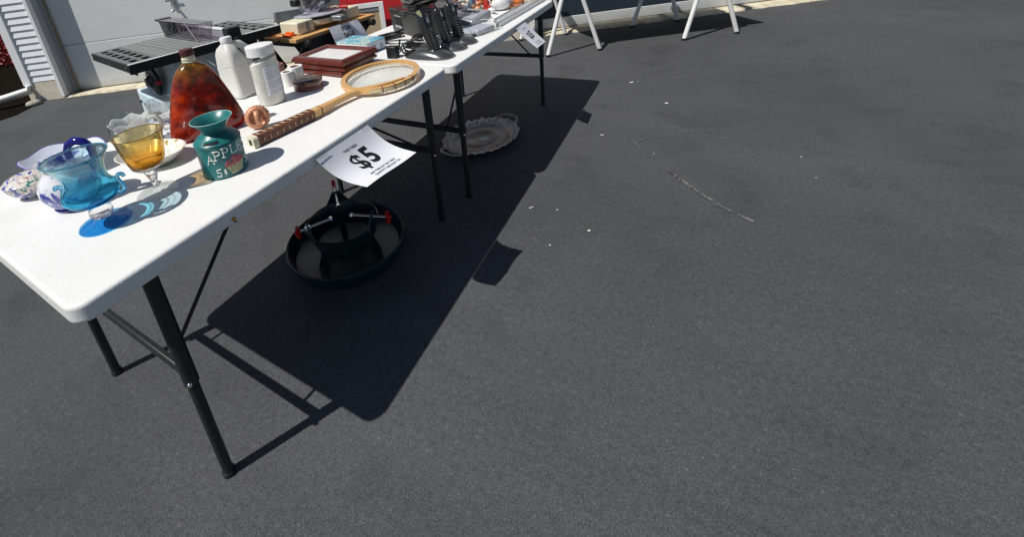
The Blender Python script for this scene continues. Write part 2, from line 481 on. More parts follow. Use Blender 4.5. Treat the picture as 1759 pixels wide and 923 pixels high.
    sketch=multi('faint_sketch', [(0.34, (0.62, 0.60, 0.58)), (0.40, (0.82, 0.82, 0.82)), (1.0, (0.84, 0.84, 0.84))], 20, 0.35, detail=5, coat=0.5),
    toy_red=mat('toy_red', (0.42, 0.03, 0.02), 0.35), toy_orange=mat('toy_orange', (0.58, 0.17, 0.05), 0.4),
    toy_cream=mat('toy_cream', (0.72, 0.62, 0.42), 0.4), toy_green=mat('toy_green', (0.03, 0.16, 0.06), 0.4),
    toy_white=mat('toy_white', (0.74, 0.74, 0.74), 0.25), toy_brown=mat('toy_brown', (0.20, 0.09, 0.04), 0.5),
    toy_blue=mat('toy_blue', (0.10, 0.16, 0.24), 0.4), toy_skin=mat('toy_peach', (0.66, 0.36, 0.20), 0.4),
    yellow=mat('yellow_note', (0.72, 0.66, 0.36), 0.6), sky_label=mat('sky_blue_label', (0.10, 0.34, 0.62), 0.5),
    rust_label=mat('rust_label', (0.40, 0.10, 0.03), 0.5),
    yellow_paint=mat('yellow_sticker', (0.60, 0.34, 0.02), 0.5), navy=mat('navy_ink', (0.02, 0.03, 0.20), 0.5),
    clear_tape=thin_glass('clear_tape', (0.93, 0.93, 0.93), 0.18, 1.5, 0, 40, low=(0.84, 0.85, 0.86)),
    mint=mat('mint_price_tag', (0.74, 0.86, 0.79), 0.7),
)

# ------------------------------------------------------------------ mesh helpers
class B:
    def __init__(self):
        self.bm = bmesh.new()
    def face(self, vs):
        try:
            return self.bm.faces.new(vs)
        except ValueError:
            return None
    def poly(self, pts):
        return self.face([self.bm.verts.new(Vector(p)) for p in pts])
    def box(self, c, s, rot=None):
        c = Vector(c)
        vs = []
        for i in range(8):
            p = Vector(((i & 1)-0.5, ((i >> 1) & 1)-0.5, ((i >> 2) & 1)-0.5))
            p = Vector((p.x*s[0], p.y*s[1], p.z*s[2]))
            if rot is not None:
                p = rot @ p
            vs.append(self.bm.verts.new(c+p))
        for f in ((0, 2, 3, 1), (4, 5, 7, 6), (0, 1, 5, 4), (2, 6, 7, 3), (0, 4, 6, 2), (1, 3, 7, 5)):
            self.face([vs[k] for k in f])
        return self
    def hull(self, bottom, top):
        """solid between two polygons with the same number of corners"""
        a = [self.bm.verts.new(Vector(p)) for p in bottom]
        b = [self.bm.verts.new(Vector(p)) for p in top]
        n = len(a)
        self.face(a[::-1])
        self.face(b)
        for i in range(n):
            j = (i+1) % n
            self.face([a[i], a[j], b[j], b[i]])
        return self
    def prism(self, poly, z0, z1):
        return self.hull([(p[0], p[1], z0) for p in poly], [(p[0], p[1], z1) for p in poly])
    def tube(self, pts, r, seg=8, closed=False, flat=None):
        pts = [Vector(p) for p in pts]
        n = len(pts)
        rs = r if isinstance(r, (list, tuple)) else [r]*n
        rings = []
        up = None
        for i, p in enumerate(pts):
            if closed:
                t = pts[(i+1) % n]-pts[i-1]
            else:
                t = pts[min(i+1, n-1)]-pts[max(i-1, 0)]
            t.normalize()
            if up is None:
                up = Vector((0, 0, 1)) if abs(t.z) < 0.9 else Vector((1, 0, 0))
            x = t.cross(up)
            if x.length < 1e-6:
                x = t.orthogonal()
            x.normalize()
            y = x.cross(t).normalized()
            up = y
            k = flat or 1.0
            rings.append([self.bm.verts.new(p+rs[i]*(math.cos(a)*x+k*math.sin(a)*y)) for a in [2*PI*j/seg for j in range(seg)]])
        m = n if closed else n-1
        for i in range(m):
            A, C = rings[i], rings[(i+1) % n]
            for j in range(seg):
                k = (j+1) % seg
                self.face([A[j], A[k], C[k], C[j]])
        if not closed:
            self.face(rings[0][::-1])
            self.face(rings[-1])
        return self
    def cyl(self, p0, p1, r0, r1=None, seg=16):
        return self.tube([p0, p1], [r0, r0 if r1 is None else r1], seg)
    def lathe(self, prof, seg=40, c=(0, 0, 0), sx=1.0, sy=1.0, mod=None, rot=0.0, close=False):
        c = Vector(c)
        rings = []
        for (r, z) in prof:
            if r < 1e-6:
                rings.append([self.bm.verts.new(c+Vector((0, 0, z)))])
            else:
                ring = []
                for j in range(seg):
                    a = 2*PI*j/seg+rot
                    rr, zz = r, z
                    if mod:
                        rr, zz = mod(r, z, a)
                    ring.append(self.bm.verts.new(c+Vector((rr*math.cos(a)*sx, rr*math.sin(a)*sy, zz))))
                rings.append(ring)
        pairs = list(zip(rings[:-1], rings[1:]))
        if close:
            pairs.append((rings[-1], rings[0]))
        for A, C in pairs:
            for j in range(seg):
                k = (j+1) % seg
                if len(A) == 1 and len(C) == 1:
                    continue
                if len(A) == 1:
                    self.face([A[0], C[k], C[j]])
                elif len(C) == 1:
                    self.face([A[j], A[k], C[0]])
                else:
                    self.face([A[j], A[k], C[k], C[j]])
        return self
    def ball(self, c, r, seg=14, rot=None):
        if not isinstance(r, (tuple, list)):
            r = (r, r, r)
        c = Vector(c)
        rings = []
        nv = max(6, seg//2+1)
        for i in range(nv+1):
            th = PI*i/nv
            if i in (0, nv):
                p = Vector((0, 0, r[2]*math.cos(th)))
                rings.append([self.bm.verts.new(c+(rot @ p if rot is not None else p))])
            else:
                ring = []
                for j in range(seg):
                    a = 2*PI*j/seg
                    p = Vector((r[0]*math.sin(th)*math.cos(a), r[1]*math.sin(th)*math.sin(a), r[2]*math.cos(th)))
                    ring.append(self.bm.verts.new(c+(rot @ p if rot is not None else p)))
                rings.append(ring)
        for A, C in zip(rings[:-1], rings[1:]):
            for j in range(seg):
                k = (j+1) % seg
                if len(A) == 1:
                    self.face([A[0], C[j], C[k]])
                elif len(C) == 1:
                    self.face([A[k], A[j], C[0]])
                else:
                    self.face([A[j], C[j], C[k], A[k]])
        return self
    def grid(self, f, nu, nv):
        vs = [[self.bm.verts.new(Vector(f(i/nu, j/nv))) for j in range(nv+1)] for i in range(nu+1)]
        for i in range(nu):
            for j in range(nv):
                self.face([vs[i][j], vs[i+1][j], vs[i+1][j+1], vs[i][j+1]])
        return self
    def build(self, name, m, parent=None, bevel=0.0, seg=2, flat=False, fix=True, ang=38):
        if fix:
            bmesh.ops.recalc_face_normals(self.bm, faces=self.bm.faces)
        me = bpy.data.meshes.new(name)
        self.bm.to_mesh(me)
        self.bm.free()
        me.materials.append(m)
        if not flat:
            me.polygons.foreach_set('use_smooth', [True]*len(me.polygons))
            me.set_sharp_from_angle(angle=R(ang))
        o = bpy.data.objects.new(name, me)
        COL.objects.link(o)
        if parent is not None:
            o.parent = parent
        if bevel:
            md = o.modifiers.new('edge', 'BEVEL')
            md.width = bevel
            md.segments = seg
            md.limit_method = 'ANGLE'
            md.angle_limit = R(35)
        return o

def tag(o, label, cat, group=None):
    o['label'] = label
    o['category'] = cat
    if group:
        o['group'] = group
    return o

def thing(name, label, cat, loc=(0, 0, 0), rz=0.0, group=None):
    o = bpy.data.objects.new(name, None)
    o.empty_display_size = 0.05
    COL.objects.link(o)
    o.location = loc
    o.rotation_euler = (0, 0, rz)
    return tag(o, label, cat, group)

def struct(o):
    o['kind'] = 'structure'
    return o

def dup(root, loc, rz, label):
    r = root.copy()
    COL.objects.link(r)
    r.location = loc
    r.rotation_euler = (0, 0, rz)
    r['label'] = label
    for ch in list(root.children):
        c = ch.copy()
        COL.objects.link(c)
        c.parent = r
        for g in list(ch.children):
            d = g.copy()
            COL.objects.link(d)
            d.parent = c
    return r

def text(name, string, size, m, parent, place, bold=0.0, align='CENTER', cuts=2, sx=1.0):
    """real lettering: a font outline turned into a mesh and laid on a surface by place(u, v)"""
    cu = bpy.data.curves.new(name, 'FONT')
    cu.body = string
    cu.size = size
    cu.align_x = align
    cu.align_y = 'CENTER'
    cu.offset = bold
    cu.resolution_u = 4
    tmp = bpy.data.objects.new(name+'_outline', cu)
    me = bpy.data.meshes.new_from_object(tmp)
    bm = bmesh.new()
    bm.from_mesh(me)
    if cuts:
        bmesh.ops.triangulate(bm, faces=bm.faces)
        bmesh.ops.subdivide_edges(bm, edges=bm.edges, cuts=cuts, use_grid_fill=True)
    for v in bm.verts:
        v.co = Vector(place(v.co.x*sx, v.co.y))
    bpy.data.objects.remove(tmp)
    bpy.data.curves.remove(cu)
    bpy.data.meshes.remove(me)
    k = B()
    k.bm.free()
    k.bm = bm
    return k.build(name, m, parent, flat=True, fix=False)

def rrect(x0, y0, x1, y1, r, n=6):
    out = []
    for cx, cy, a0 in ((x1-r, y1-r, 0), (x0+r, y1-r, 90), (x0+r, y0+r, 180), (x1-r, y0+r, 270)):
        for i in range(n+1):
            a = R(a0+90*i/n)
            out.append((cx+r*math.cos(a), cy+r*math.sin(a)))
    return out

# ------------------------------------------------------------------ ground
g = B()
g.poly([(-60, -60, 0), (60, -60, 0), (60, 60, 0), (-60, 60, 0)])
struct(g.build('driveway', asphalt, flat=True))

def crack(pts, w, seed):
    """a worn line of filler: ragged, of uneven width, broken here and there"""
    b = B()
    rr = random.Random(seed)
    dense = []
    for a, c in zip(pts[:-1], pts[1:]):
        for i in range(26):
            f = i/26
            dense.append((a[0]+(c[0]-a[0])*f+rr.uniform(-.003, .003), a[1]+(c[1]-a[1])*f+rr.uniform(-.003, .003)))
    dense.append(pts[-1])
    L = []
    wob = 0.5
    for i, p in enumerate(dense):
        q = dense[min(i+1, len(dense)-1)]
        o = dense[max(i-1, 0)]
        t = Vector((q[0]-o[0], q[1]-o[1], 0)).normalized()
        nrm = Vector((-t.y, t.x, 0))
        wob = min(1.3, max(0.12, wob+rr.uniform(-.3, .3)))
        P = Vector((p[0], p[1], 0.004))
        L.append((b.bm.verts.new(P+nrm*w*wob*rr.uniform(.3, .7)), b.bm.verts.new(P-nrm*w*wob*rr.uniform(.3, .7))))
    for (a0, a1), (b0, b1) in zip(L[:-1], L[1:]):
        if rr.random() > .10:
            b.face([a0, a1, b1, b0])
    return struct(b.build('driveway_crack', M['crack'], flat=True))
crack([(0.502, 0.808), (0.543, 0.735), (0.575, 0.672), (0.595, 0.651)], 0.0055, 3)
crack([(0.64, 0.595), (0.68, 0.545), (0.722, 0.505), (0.78, 0.437), (0.86, 0.36), (0.95, 0.30)], 0.0095, 4)
crack([(0.524, 0.787), (0.58, 0.84), (0.638, 0.892), (0.70, 0.935), (0.761, 0.98), (0.86, 1.03)], 0.0055, 5)

b = B()
rf = random.Random(11)
spots = [(0.369, 0.804, .008), (0.241, 0.099, .005), (0.246, 0.107, .004), (0.471, 0.047, .007), (0.338, 0.125, .004), (0.37, -0.08, .004), (0.611, 1.292, .012), (0.391, 1.586, .012), (0.40, 1.60, .006)]
spots += [(rf.uniform(0.25, 2.2), rf.uniform(-0.9, 2.2), rf.uniform(.0015, .0035)) for _ in range(5)]
spots += [(rf.uniform(-3.2, -0.9), rf.uniform(-1.0, 0.2), rf.uniform(.0015, .003)) for _ in range(3)]
for x, y, s in spots:
    a = rf.uniform(0, PI)
    pts = [(x+s*k*math.cos(a+q)*1.2, y+s*k*math.sin(a+q)*0.7, 0.006) for q, k in ((0, 1), (1.3, .6), (2.4, .9), (3.6, .8), (5.0, .7))]
    b.hull([(p[0], p[1], .0045) for p in pts], pts)
o = b.build('paint_flakes', M['flake'], flat=True)
o['kind'] = 'stuff'
tag(o, 'small pale flakes and chips scattered over the dark asphalt', 'flakes')

b = B()
b.poly([(x, y, 0.004) for x, y in [(-4.50, 0.02), (-4.28, -0.24), (-4.27, -0.36), (-4.10, -0.90), (-3.9, -1.8), (-3.9, -3.5), (-14, -3.5), (-14, 6), (-7, 6), (-4.9, 0.2)]])
struct(b.build('planting_bed_ground', M['soil'], flat=True))

# ------------------------------------------------------------------ garage
WC = Vector((-1.628, 1.97, 0))
WA = math.atan2(0.55, 0.835)
gar = thing('garage', 'pale garage with white clapboard siding and two recessed sectional doors', 'garage', WC, WA)
# local x runs along the wall, local -y faces the driveway
def sid(x0, x1, name):
    b = B()
    z = 0.19
    while z < 3.0:
        z1 = min(z+0.0615, 3.0)
        b.hull([(x0, -0.010, z), (x1, -0.010, z), (x1, 0.02, z), (x0, 0.02, z)],
               [(x0, 0.001, z1), (x1, 0.001, z1), (x1, 0.02, z1), (x0, 0.02, z1)])
        z = z1
    return b.build(name, M['siding'], gar, flat=True)
sid(-3.60, -3.29, 'siding')
sid(0.86, 1.22, 'siding')
b = B(); b.box((-3.44, 0.093, 0.0885), (0.34, 0.20, 0.197)); b.build('foundation', M['concrete'], gar, bevel=0.006)
b = B(); b.box((1.04, 0.093, 0.0885), (0.36, 0.20, 0.197)); b.build('foundation', M['concrete'], gar, bevel=0.006)
b = B()
b.box((-3.273, 0.004, 1.51), (0.034, 0.05, 2.98)); b.build('corner_board', M['trim_white'], gar, bevel=0.003)
b = B(); b.box((0.842, 0.004, 1.51), (0.034, 0.05, 2.98)); b.build('corner_board', M['trim_white'], gar, bevel=0.003)
b = B(); b.box((1.238, 0.004, 1.51), (0.034, 0.05, 2.98)); b.build('corner_board', M['trim_white'], gar, bevel=0.003)
b = B()
b.box((-3.267, 0.079, 1.51), (0.022, 0.098, 2.96)); b.box((-3.233, .118, 1.51), (.046, .020, 2.96)); b.build('door_jamb', M['shaded_jamb_grey'], gar)
b = B(); b.box((-3.212, 0.113, 1.51), (0.012, 0.022, 2.96)); b.build('weather_strip', M['brown_bead'], gar)
b = B(); b.box((0.836, 0.079, 1.51), (0.022, 0.098, 2.96)); b.build('door_jamb', M['shaded_jamb_grey'], gar)
b = B(); b.box((1.244, 0.079, 1.51), (0.022, 0.098, 2.96)); b.build('door_jamb', M['shaded_jamb_grey'], gar)
door = None
b = B()
b.box((-1.216, 0.146, 0.249), (4.10, 0.03, 0.445)); door = b.build('garage_door', M['door_grey'], gar, bevel=0.004)
for z0, z1 in ((0.4755, 0.93), (0.934, 1.40), (1.404, 1.87)):
    b = B(); b.box((-1.216, 0.146, (z0+z1)/2), (4.10, 0.03, z1-z0)); b.build('door_panel', M['door_grey'], door, bevel=0.004)
b = B(); b.box((-1.216, 0.079, 2.43), (4.08, 0.098, 1.10)); b.build('header', M['siding'], gar)
b = B()
b.box((-2.05, 0.122, 0.735), (0.03, 0.018, 0.10)); b.box((-2.05, 0.112, 0.76), (0.12, 0.006, 0.016))
b.tube([(-2.05, 0.116, .72), (-2.045, .091, .70), (-2.03, .076, .675), (-1.985, .076, .672)], [.011, .011, .012, .010], 8)
b.ball((-2.055, .091, .665), .014)
b.build('door_handle', M['chrome'], door)
d2o = None
b = B(); b.box((3.25, 0.146, 0.078), (4.00, 0.03, 0.095)); d2o = b.build('garage_door', M['door_grey'], gar, bevel=0.003)
d2o['label'] = 'garage door painted dark above as if in shade, pale along the bottom'
b = B(); b.box((3.25, 0.150, 1.002), (4.00, 0.03, 1.748)); b.build('door_panel', M['roof_and_shade_slate'], d2o, bevel=0.003)  # shade over the upper door put into a dark colour
b = B(); b.box((3.25, 0.079, 2.43), (3.99, 0.098, 1.10)); b.build('header', M['siding'], gar)
b = B(); b.box((5.6, 0.114, 1.5), (0.7, 0.168, 3.0)); b.build('end_wall', M['siding'], gar)
b = B(); b.hull([(-3.605, .06, 0.2), (-3.60, .06, 0.2), (-3.60, 6, 0.2), (-3.605, 6, 0.2)], [(-3.605, .06, 3), (-3.60, .06, 3), (-3.60, 6, 3), (-3.605, 6, 3)]); b.build('side_wall', M['siding'], gar)
b = B(); b.hull([(-3.75, -0.02, 3.0), (6.1, -0.02, 3.0), (6.1, 6.2, 3.0), (-3.75, 6.2, 3.0)], [(-3.75, 2.9, 4.6), (6.1, 2.9, 4.6), (6.1, 3.3, 4.6), (-3.75, 3.3, 4.6)]); b.build('roof', M['roof_and_shade_slate'], gar)
def lipmesh(x0, x1, h):
    b = B()
    n = 60
    rr = random.Random(5)
    top = []
    fr = [(x0+(x1-x0)*i/n, -0.02+rr.uniform(-.012, .012)) for i in range(n+1)]
    for (xa, ya), (xb, yb) in zip(fr[:-1], fr[1:]):
        b.hull([(xa, ya, 0), (xb, yb, 0), (xb, 0.162, 0), (xa, 0.162, 0)], [(xa, ya+.012, h*.8), (xb, yb+.012, h*.8), (xb, 0.162, h+.002), (xa, 0.162, h+.002)])
    bmesh.ops.remove_doubles(b.bm, verts=b.bm.verts, dist=0.0004)
    return b.build('threshold', M['lip'], gar, ang=60)
lipmesh(-3.26, 0.84, 0.018)
lipmesh(1.24, 5.24, 0.022)
# downspout with its extension pipe
b = B(); b.box((-3.567, -0.012, 1.57), (0.082, 0.016, 2.82)); ds = b.build('downspout', M['trim_white'], gar, bevel=0.006)
b = B()
b.tube([(-3.567, -.022, .165), (-3.567, -.026, .13)], .018, 10)
b.build('downspout_outlet', M['trim_white'], ds)
ci, si = math.cos(-WA), math.sin(-WA)
def loc(p):
    q = Vector(p)-WC
    return (q.x*ci-q.y*si, q.x*si+q.y*ci, q.z)
b = B(); b.tube([loc((-4.56, -0.02, .125)), loc((-4.66, -0.17, .10)), loc((-5.0, -0.72, .035))], .036, 16); b.build('drain_pipe', M['pipe'], ds)

def blob(c, r, seed, n=16):
    b = B()
    rr = random.Random(seed)
    ph = [rr.uniform(0, 6) for _ in range(4)]
    b.ball(c, r, n)
    for v in b.bm.verts:
        d = v.co-Vector(c)
        k = 1+0.10*math.sin(40*d.x+ph[0])+0.08*math.sin(55*d.y+ph[1])+0.05*math.sin(80*d.z+ph[2])
        v.co = Vector(c)+d*k
    return b
tag(blob((-4.47, -0.055, .02), (.085, .055, .028), 1).build('edging_stone', M['stone']), 'flat pale stone at the edge of the bed under the drain pipe', 'stone')

def shrub(loc_, h, r, n, leafm, label, seed, name='shrub'):
    t = thing(name, label, 'shrub', loc_)
    rr = random.Random(seed)
    b = B()
    for k in range(7):
        a = 2*PI*k/7+rr.uniform(-.3, .3)
        b.tube([(0, 0, 0), (.25*r*math.cos(a), .25*r*math.sin(a), h*.4), (.7*r*math.cos(a), .7*r*math.sin(a), h*.8)], [.02, .013, .005], 6)
    b.build('stem', M['bark'], t)
    b = B()
    for k in range(n):
        while True:
            p = Vector((rr.uniform(-1, 1), rr.uniform(-1, 1), rr.uniform(-1, 1)))
            if 0.25 < p.length < 1:
                break
        cl = 0.75+0.25*math.sin(7*p.x+seed)*math.sin(6*p.y)*math.sin(5*p.z+1)
        c = Vector((p.x*r*cl, p.y*r*cl, h*0.55+p.z*h*0.5*cl))
        s = rr.uniform(.018, .036)
        u = Vector((rr.uniform(-1, 1), rr.uniform(-1, 1), rr.uniform(-1, 1))).normalized()
        w = u.orthogonal().normalized()
        b.poly([c-u*s, c+w*s*.45, c+u*s, c-w*s*.45])
    b.build('foliage', leafm, t, flat=True, fix=False)
    return t
shrub((-6.05, 0.42, 0), 0.95, 0.42, 2600, M['red_leaf'], 'red leaved shrub growing beside the garage corner', 4)
shrub((-6.9, 1.5, 0), 1.3, 0.8, 4200, M['green_leaf'], 'dark green shrub standing behind the red leaved one', 9)
shrub((-8.4, 0.5, 0), 1.5, 1.1, 5000, M['green_leaf'], 'wide dark green shrub at the far left of the bed', 15)

# ------------------------------------------------------------------ folding tables
def folding_table(x0, x1, y0, y1, label, legs):
    cx, cy = (x0+x1)/2, (y0+y1)/2
    t = thing('folding_table', label, 'folding table', (cx, cy, 0), 0, 'white folding tables set end to end')
    b = B()
    b.prism(rrect(x0-cx, y0-cy, x1-cx, y1-cy, 0.032, 7), H-0.036, H)
    b.build('tabletop', table_white, t, bevel=0.007, seg=4)
    b = B()
    b.prism(rrect(x0-cx+.03, y0-cy+.03, x1-cx-.03, y1-cy-.03, 0.02, 4), H-0.044, H-0.0355)
    b.build('under_rail', M['dark_steel'], t)
    for (ya, xr, xl) in legs:
        ya -= cy
        for x in (xr, xl):
            x -= cx
            b = B()
            b.cyl((x, ya, .285), (x, ya, H-.04), .0145, seg=14)
            b.cyl((x, ya, 0.006), (x, ya, .286), .0112, seg=14)
            b.cyl((x, ya, 0), (x, ya, .012), .0135, seg=14)
            lg = b.build('leg', M['dark_steel'], t)
            b = B(); b.ball((x+.012, ya-.009, .293), .0055, 10); b.build('height_pin', M['chrome'], lg)
        b = B()
        b.box(((xr+xl)/2-cx, ya, .305), (xr-xl-.022, .012, .024)); b.build('cross_brace', M['dark_steel'], t, bevel=.003)
        s = 1 if ya < 0 else -1
        xm = (xr+xl)/2-cx
        for q in (-1, 1):
            b = B(); b.tube([(xm+.2*q, ya+.006*s, .315), (xm+.16*q, ya+s*.30, H-.047)], .0045, 8); b.build('folding_stay', M['dark_steel'], t)
    return t
folding_table(-0.69, 0.003, -1.195, -0.012, 'white plastic folding table in front carrying the glassware and the racket', [(-0.094, -0.05, -0.575), (-1.07, -0.05, -0.575)])
folding_table(-0.685, 0.024, 0.003, 1.225, 'white plastic folding table behind, carrying the black phones and ornaments', [(0.09, -0.021, -0.56), (1.121, -0.026, -0.562)])
# small yellow and navy sticker remains on the front rim
b = B(); b.cyl((0.0035, -0.916, H-.024), (0.0048, -0.916, H-.024), .0045, seg=14)
st = tag(b.build('sticker', M['yellow_paint']), 'small round yellow sticker on the rim of the front table', 'sticker')
b = B(); b.cyl((0.0035, -0.9135, H-.0315), (0.0046, -0.9135, H-.0315), .002, seg=10); b.build('sticker_edge', M['navy'], st)

# ------------------------------------------------------------------ price signs
def paper_sheet(name, label, P00, P10, P11, P01, bend, lines, parent_name='paper'):
    """P00->P10 is the taped top edge, P01->P11 the free edge; bend lifts the middle"""
    P00, P10, P11, P01 = map(Vector, (P00, P10, P11, P01))
    nrm = (P10-P00).cross(P01-P00).normalized()
    if nrm.z < 0:
        nrm = -nrm
    org = P00.copy()
    def at(u, v):
        p = (P00*(1-u)+P10*u)*(1-v)+(P01*(1-u)+P11*u)*v
        return p+nrm*bend(u, v)-org
    t = thing(name, label, 'price sign', org)
    b = B(); b.grid(lambda u, v: at(u, v), 16, 16)
    sh = b.build('sheet', M['paper'], t, ang=80)
    wdir = (P10-P00).normalized()
    for u in (0.03, 0.90):
        b = B()
        c0 = P00*(1-u)+P10*u-org
        dn = (at(u, .12)-at(u, 0)).normalized()
        q0, q1 = c0-wdir*.014, c0+wdir*.030
        b.poly([q0+Vector((.0015, 0, .010)), q1+Vector((.0015, 0, .010)), q1+dn*.010+nrm*.0012, q0+dn*.010+nrm*.0012])
        b.build('tape', M['clear_tape'], t, flat=True)
    wid = (P10-P00).length
    hei = (P01-P00).length
    for i, (s, size, v0, u0, bold) in enumerate(lines):
        def place(x, y):
            u, v = u0+x/wid, v0-y/hei
            e = 1e-3
            n = (at(u+e, v)-at(u, v)).cross(at(u, v+e)-at(u, v)).normalized()
            if n.dot(CAMLOC-(org+at(u, v))) < 0:
                n = -n
            return at(u, v)+n*0.0006
        text('lettering', s, size, M['ink'], t, place, bold)
    return t
bend1 = lambda u, v: -0.020*math.sin(PI*min(1, v*1.0))*1.0+0.004*math.sin(2*PI*u)*v
paper_sheet('price_sign', 'five dollar price sheet taped to the front table, curling outward', (0.006, -0.685, .597), (0.006, -0.482, .597), (0.136, -0.455, .52), (0.112, -0.640, .518), bend1,
            [('THIS TABLE', .0098, .175, .49, .0002), ('$', .074, .50, .40, .0014), ('5', .076, .49, .615, .0026), ('ANY ITEM ON THIS TABLE', .0086, .825, .505, .00015), ('QUANTITY DISCOUNT OK', .0086, .905, .52, .00015)])
paper_sheet('price_sign', 'five dollar price sheet hanging from the rim of the back table', (0.027, 0.600, .597), (0.027, 0.735, .597), (0.121, 0.746, .50), (0.118, 0.612, .50), lambda u, v: -0.003*math.sin(PI*v)+.004*v*v*math.cos(PI*u),
            [('THIS TABLE', .0068, .175, .49, .00015), ('$', .054, .50, .40, .0010), ('5', .056, .49, .615, .0018), ('ANY ITEM ON THIS TABLE', .0058, .825, .505, .0001), ('QUANTITY DISCOUNT OK', .0058, .905, .52, .0001)])

# ------------------------------------------------------------------ items on the front table
IMG_R = Vector((0.846, 0.533, 0))        # left-to-right across the view, on the level
TOCAM = Vector((0.533, -0.846, 0))

# blue glass urn vase
t = thing('glass_vase', 'aqua blue glass urn with scroll handles on a clear knop and round foot', 'vase', (-0.212, -1.052, H))
b = B(); b.lathe([(0, .0005), (.044, .0005), (.046, .0025), (.044, .005), (.024, .0085), (.012, .014), (0, .0145)], 56); b.build('foot', M['blue_foot'], t)
b = B(); b.lathe([(0, .0146), (.012, .0148), (.0185, .020), (.0208, .027), (.0195, .035), (.014, .0415), (.012, .0455), (0, .0457)], 40); b.build('knop', M['crystal'], t)
prof = [(0, .0365), (.014, .037), (.030, .0415), (.043, .050), (.0500, .061), (.0495, .070), (.0455, .0765), (.0400, .082), (.0365, .092), (.0362, .104), (.0385, .118), (.0435, .132), (.0500, .144), (.0545, .1505)]
prof = [(r, .0460+(z-.0365)*(.1505-.0460)/.1140) for r, z in prof]
inner = [(max(0, r-.0026), z+(.003 if r < .044 and z < .06 else 0)) for r, z in prof][::-1]
lean_v = lambda p: p-IMG_R*(.0075*max(0, p.z-.037)/.115)
b = B(); b.lathe(prof+inner, 72)
for v in b.bm.verts:
    v.co = lean_v(v.co)
b.build('bowl', M['blue_glass'], t, ang=75)
b = B(); b.tube([lean_v(Vector((.0540*math.cos(a), .0540*math.sin(a), .1512))) for a in [2*PI*i/64 for i in range(64)]], .0011, 8, True); b.build('rim', M['blue_edge'], t)
for s in (-1, 1):
    key = [(.044, .074), (.054, .072), (.062, .076), (.064, .086), (.060, .096), (.058, .104), (.063, .110), (.070, .109), (.072, .103)]
    pts, rad = [], []
    kr = [.005, .005, .0042, .0036, .0034, .0036, .004, .004, .0032]
    for i in range(len(key)-1):
        p0, p1, p2, p3 = key[max(i-1, 0)], key[i], key[i+1], key[min(i+2, len(key)-1)]
        for j in range(5):
            f = j/5
            pts.append(tuple(.5*(2*p1[c]+(p2[c]-p0[c])*f+(2*p0[c]-5*p1[c]+4*p2[c]-p3[c])*f*f+(3*p1[c]-p0[c]-3*p2[c]+p3[c])*f**3) for c in (0, 1)))
            rad.append(kr[i]*(1-f)+kr[i+1]*f)
    b = B(); b.tube([IMG_R*s*r+Vector((0, 0, z-(.020 if s < 0 else .006))) for r, z in pts], rad, 10)
    b.build('handle', M['deep_blue_glass'], t)

# blue and white china basket-jug
t = thing('china_jug', 'blue and white china jug with a cobalt handle behind the aqua urn', 'jug', (-0.368, -1.040, H))
prof = [(0, .0005), (.034, .0005), (.038, .006), (.050, .020), (.058, .040), (.058, .055), (.050, .074), (.040, .086), (.037, .094), (.040, .104), (.046, .110), (.043, .109), (.037, .103), (.034, .094), (.036, .086), (.05, .06), (.03, .01), (0, .008)]
b = B(); b.lathe(prof, 48); b.build('body', M['delft'], t)
b = B()
pts = [IMG_R*r+Vector((0, 0, z)) for r, z in ((.022, .108), (.022, .124), (.031, .140), (.047, .147), (.064, .142), (.076, .126), (.077, .102), (.070, .078), (.058, .060))]
b.tube(pts, [.0075, .008, .0085, .009, .009, .0085, .008, .0075, .007], 12); b.build('handle', M['cobalt'], t)
b = B(); b.lathe([(.0365, .0005), (.0415, .0008), (.0435, .0055), (.039, .008)], 48); b.build('foot_band', M['cobalt'], t)

# small floral bowl
t = thing('floral_bowl', 'small china bowl with many coloured flowers at the table corner', 'bowl', (-0.536, -1.071, H))
b = B(); b.lathe([(0, .0005), (.022, .0005), (.024, .004), (.036, .014), (.045, .028), (.048, .040)], 44); b.build('bowl', M['floral'], t)
b = B(); b.lathe([(.0485, .0395), (.0495, .0415), (.0475, .043), (.039, .050), (.024, .055), (.008, .057), (.0, .057)], 44); b.build('lid', M['floral'], t)

# pale shell dish
t = thing('shell_dish', 'pale blue fluted dish with a violet rim at the back edge', 'dish', (-0.585, -0.975, H), R(30))
wv = lambda r, z, a: (r*(1+.025*math.cos(5*a)), z+.0035*math.cos(5*a)*(r/.09))
b = B(); b.lathe([(0, .002), (.04, .002), (.066, .014), (.088, .036), (.097, .052), (.093, .052), (.062, .018), (.038, .007), (0, .006)], 72, sx=1.05, sy=.8, mod=wv); b.build('dish', M['moon'], t)
b = B(); b.tube([(.0965*1.05*(1+.025*math.cos(5*a))*math.cos(a), .0965*.8*(1+.025*math.cos(5*a))*math.sin(a), .052+.0037*math.cos(5*a)) for a in [2*PI*i/72 for i in range(72)]], .0014, 6, True); b.build('rim', mat('violet_rim', (.14, .11, .42), .25), t)

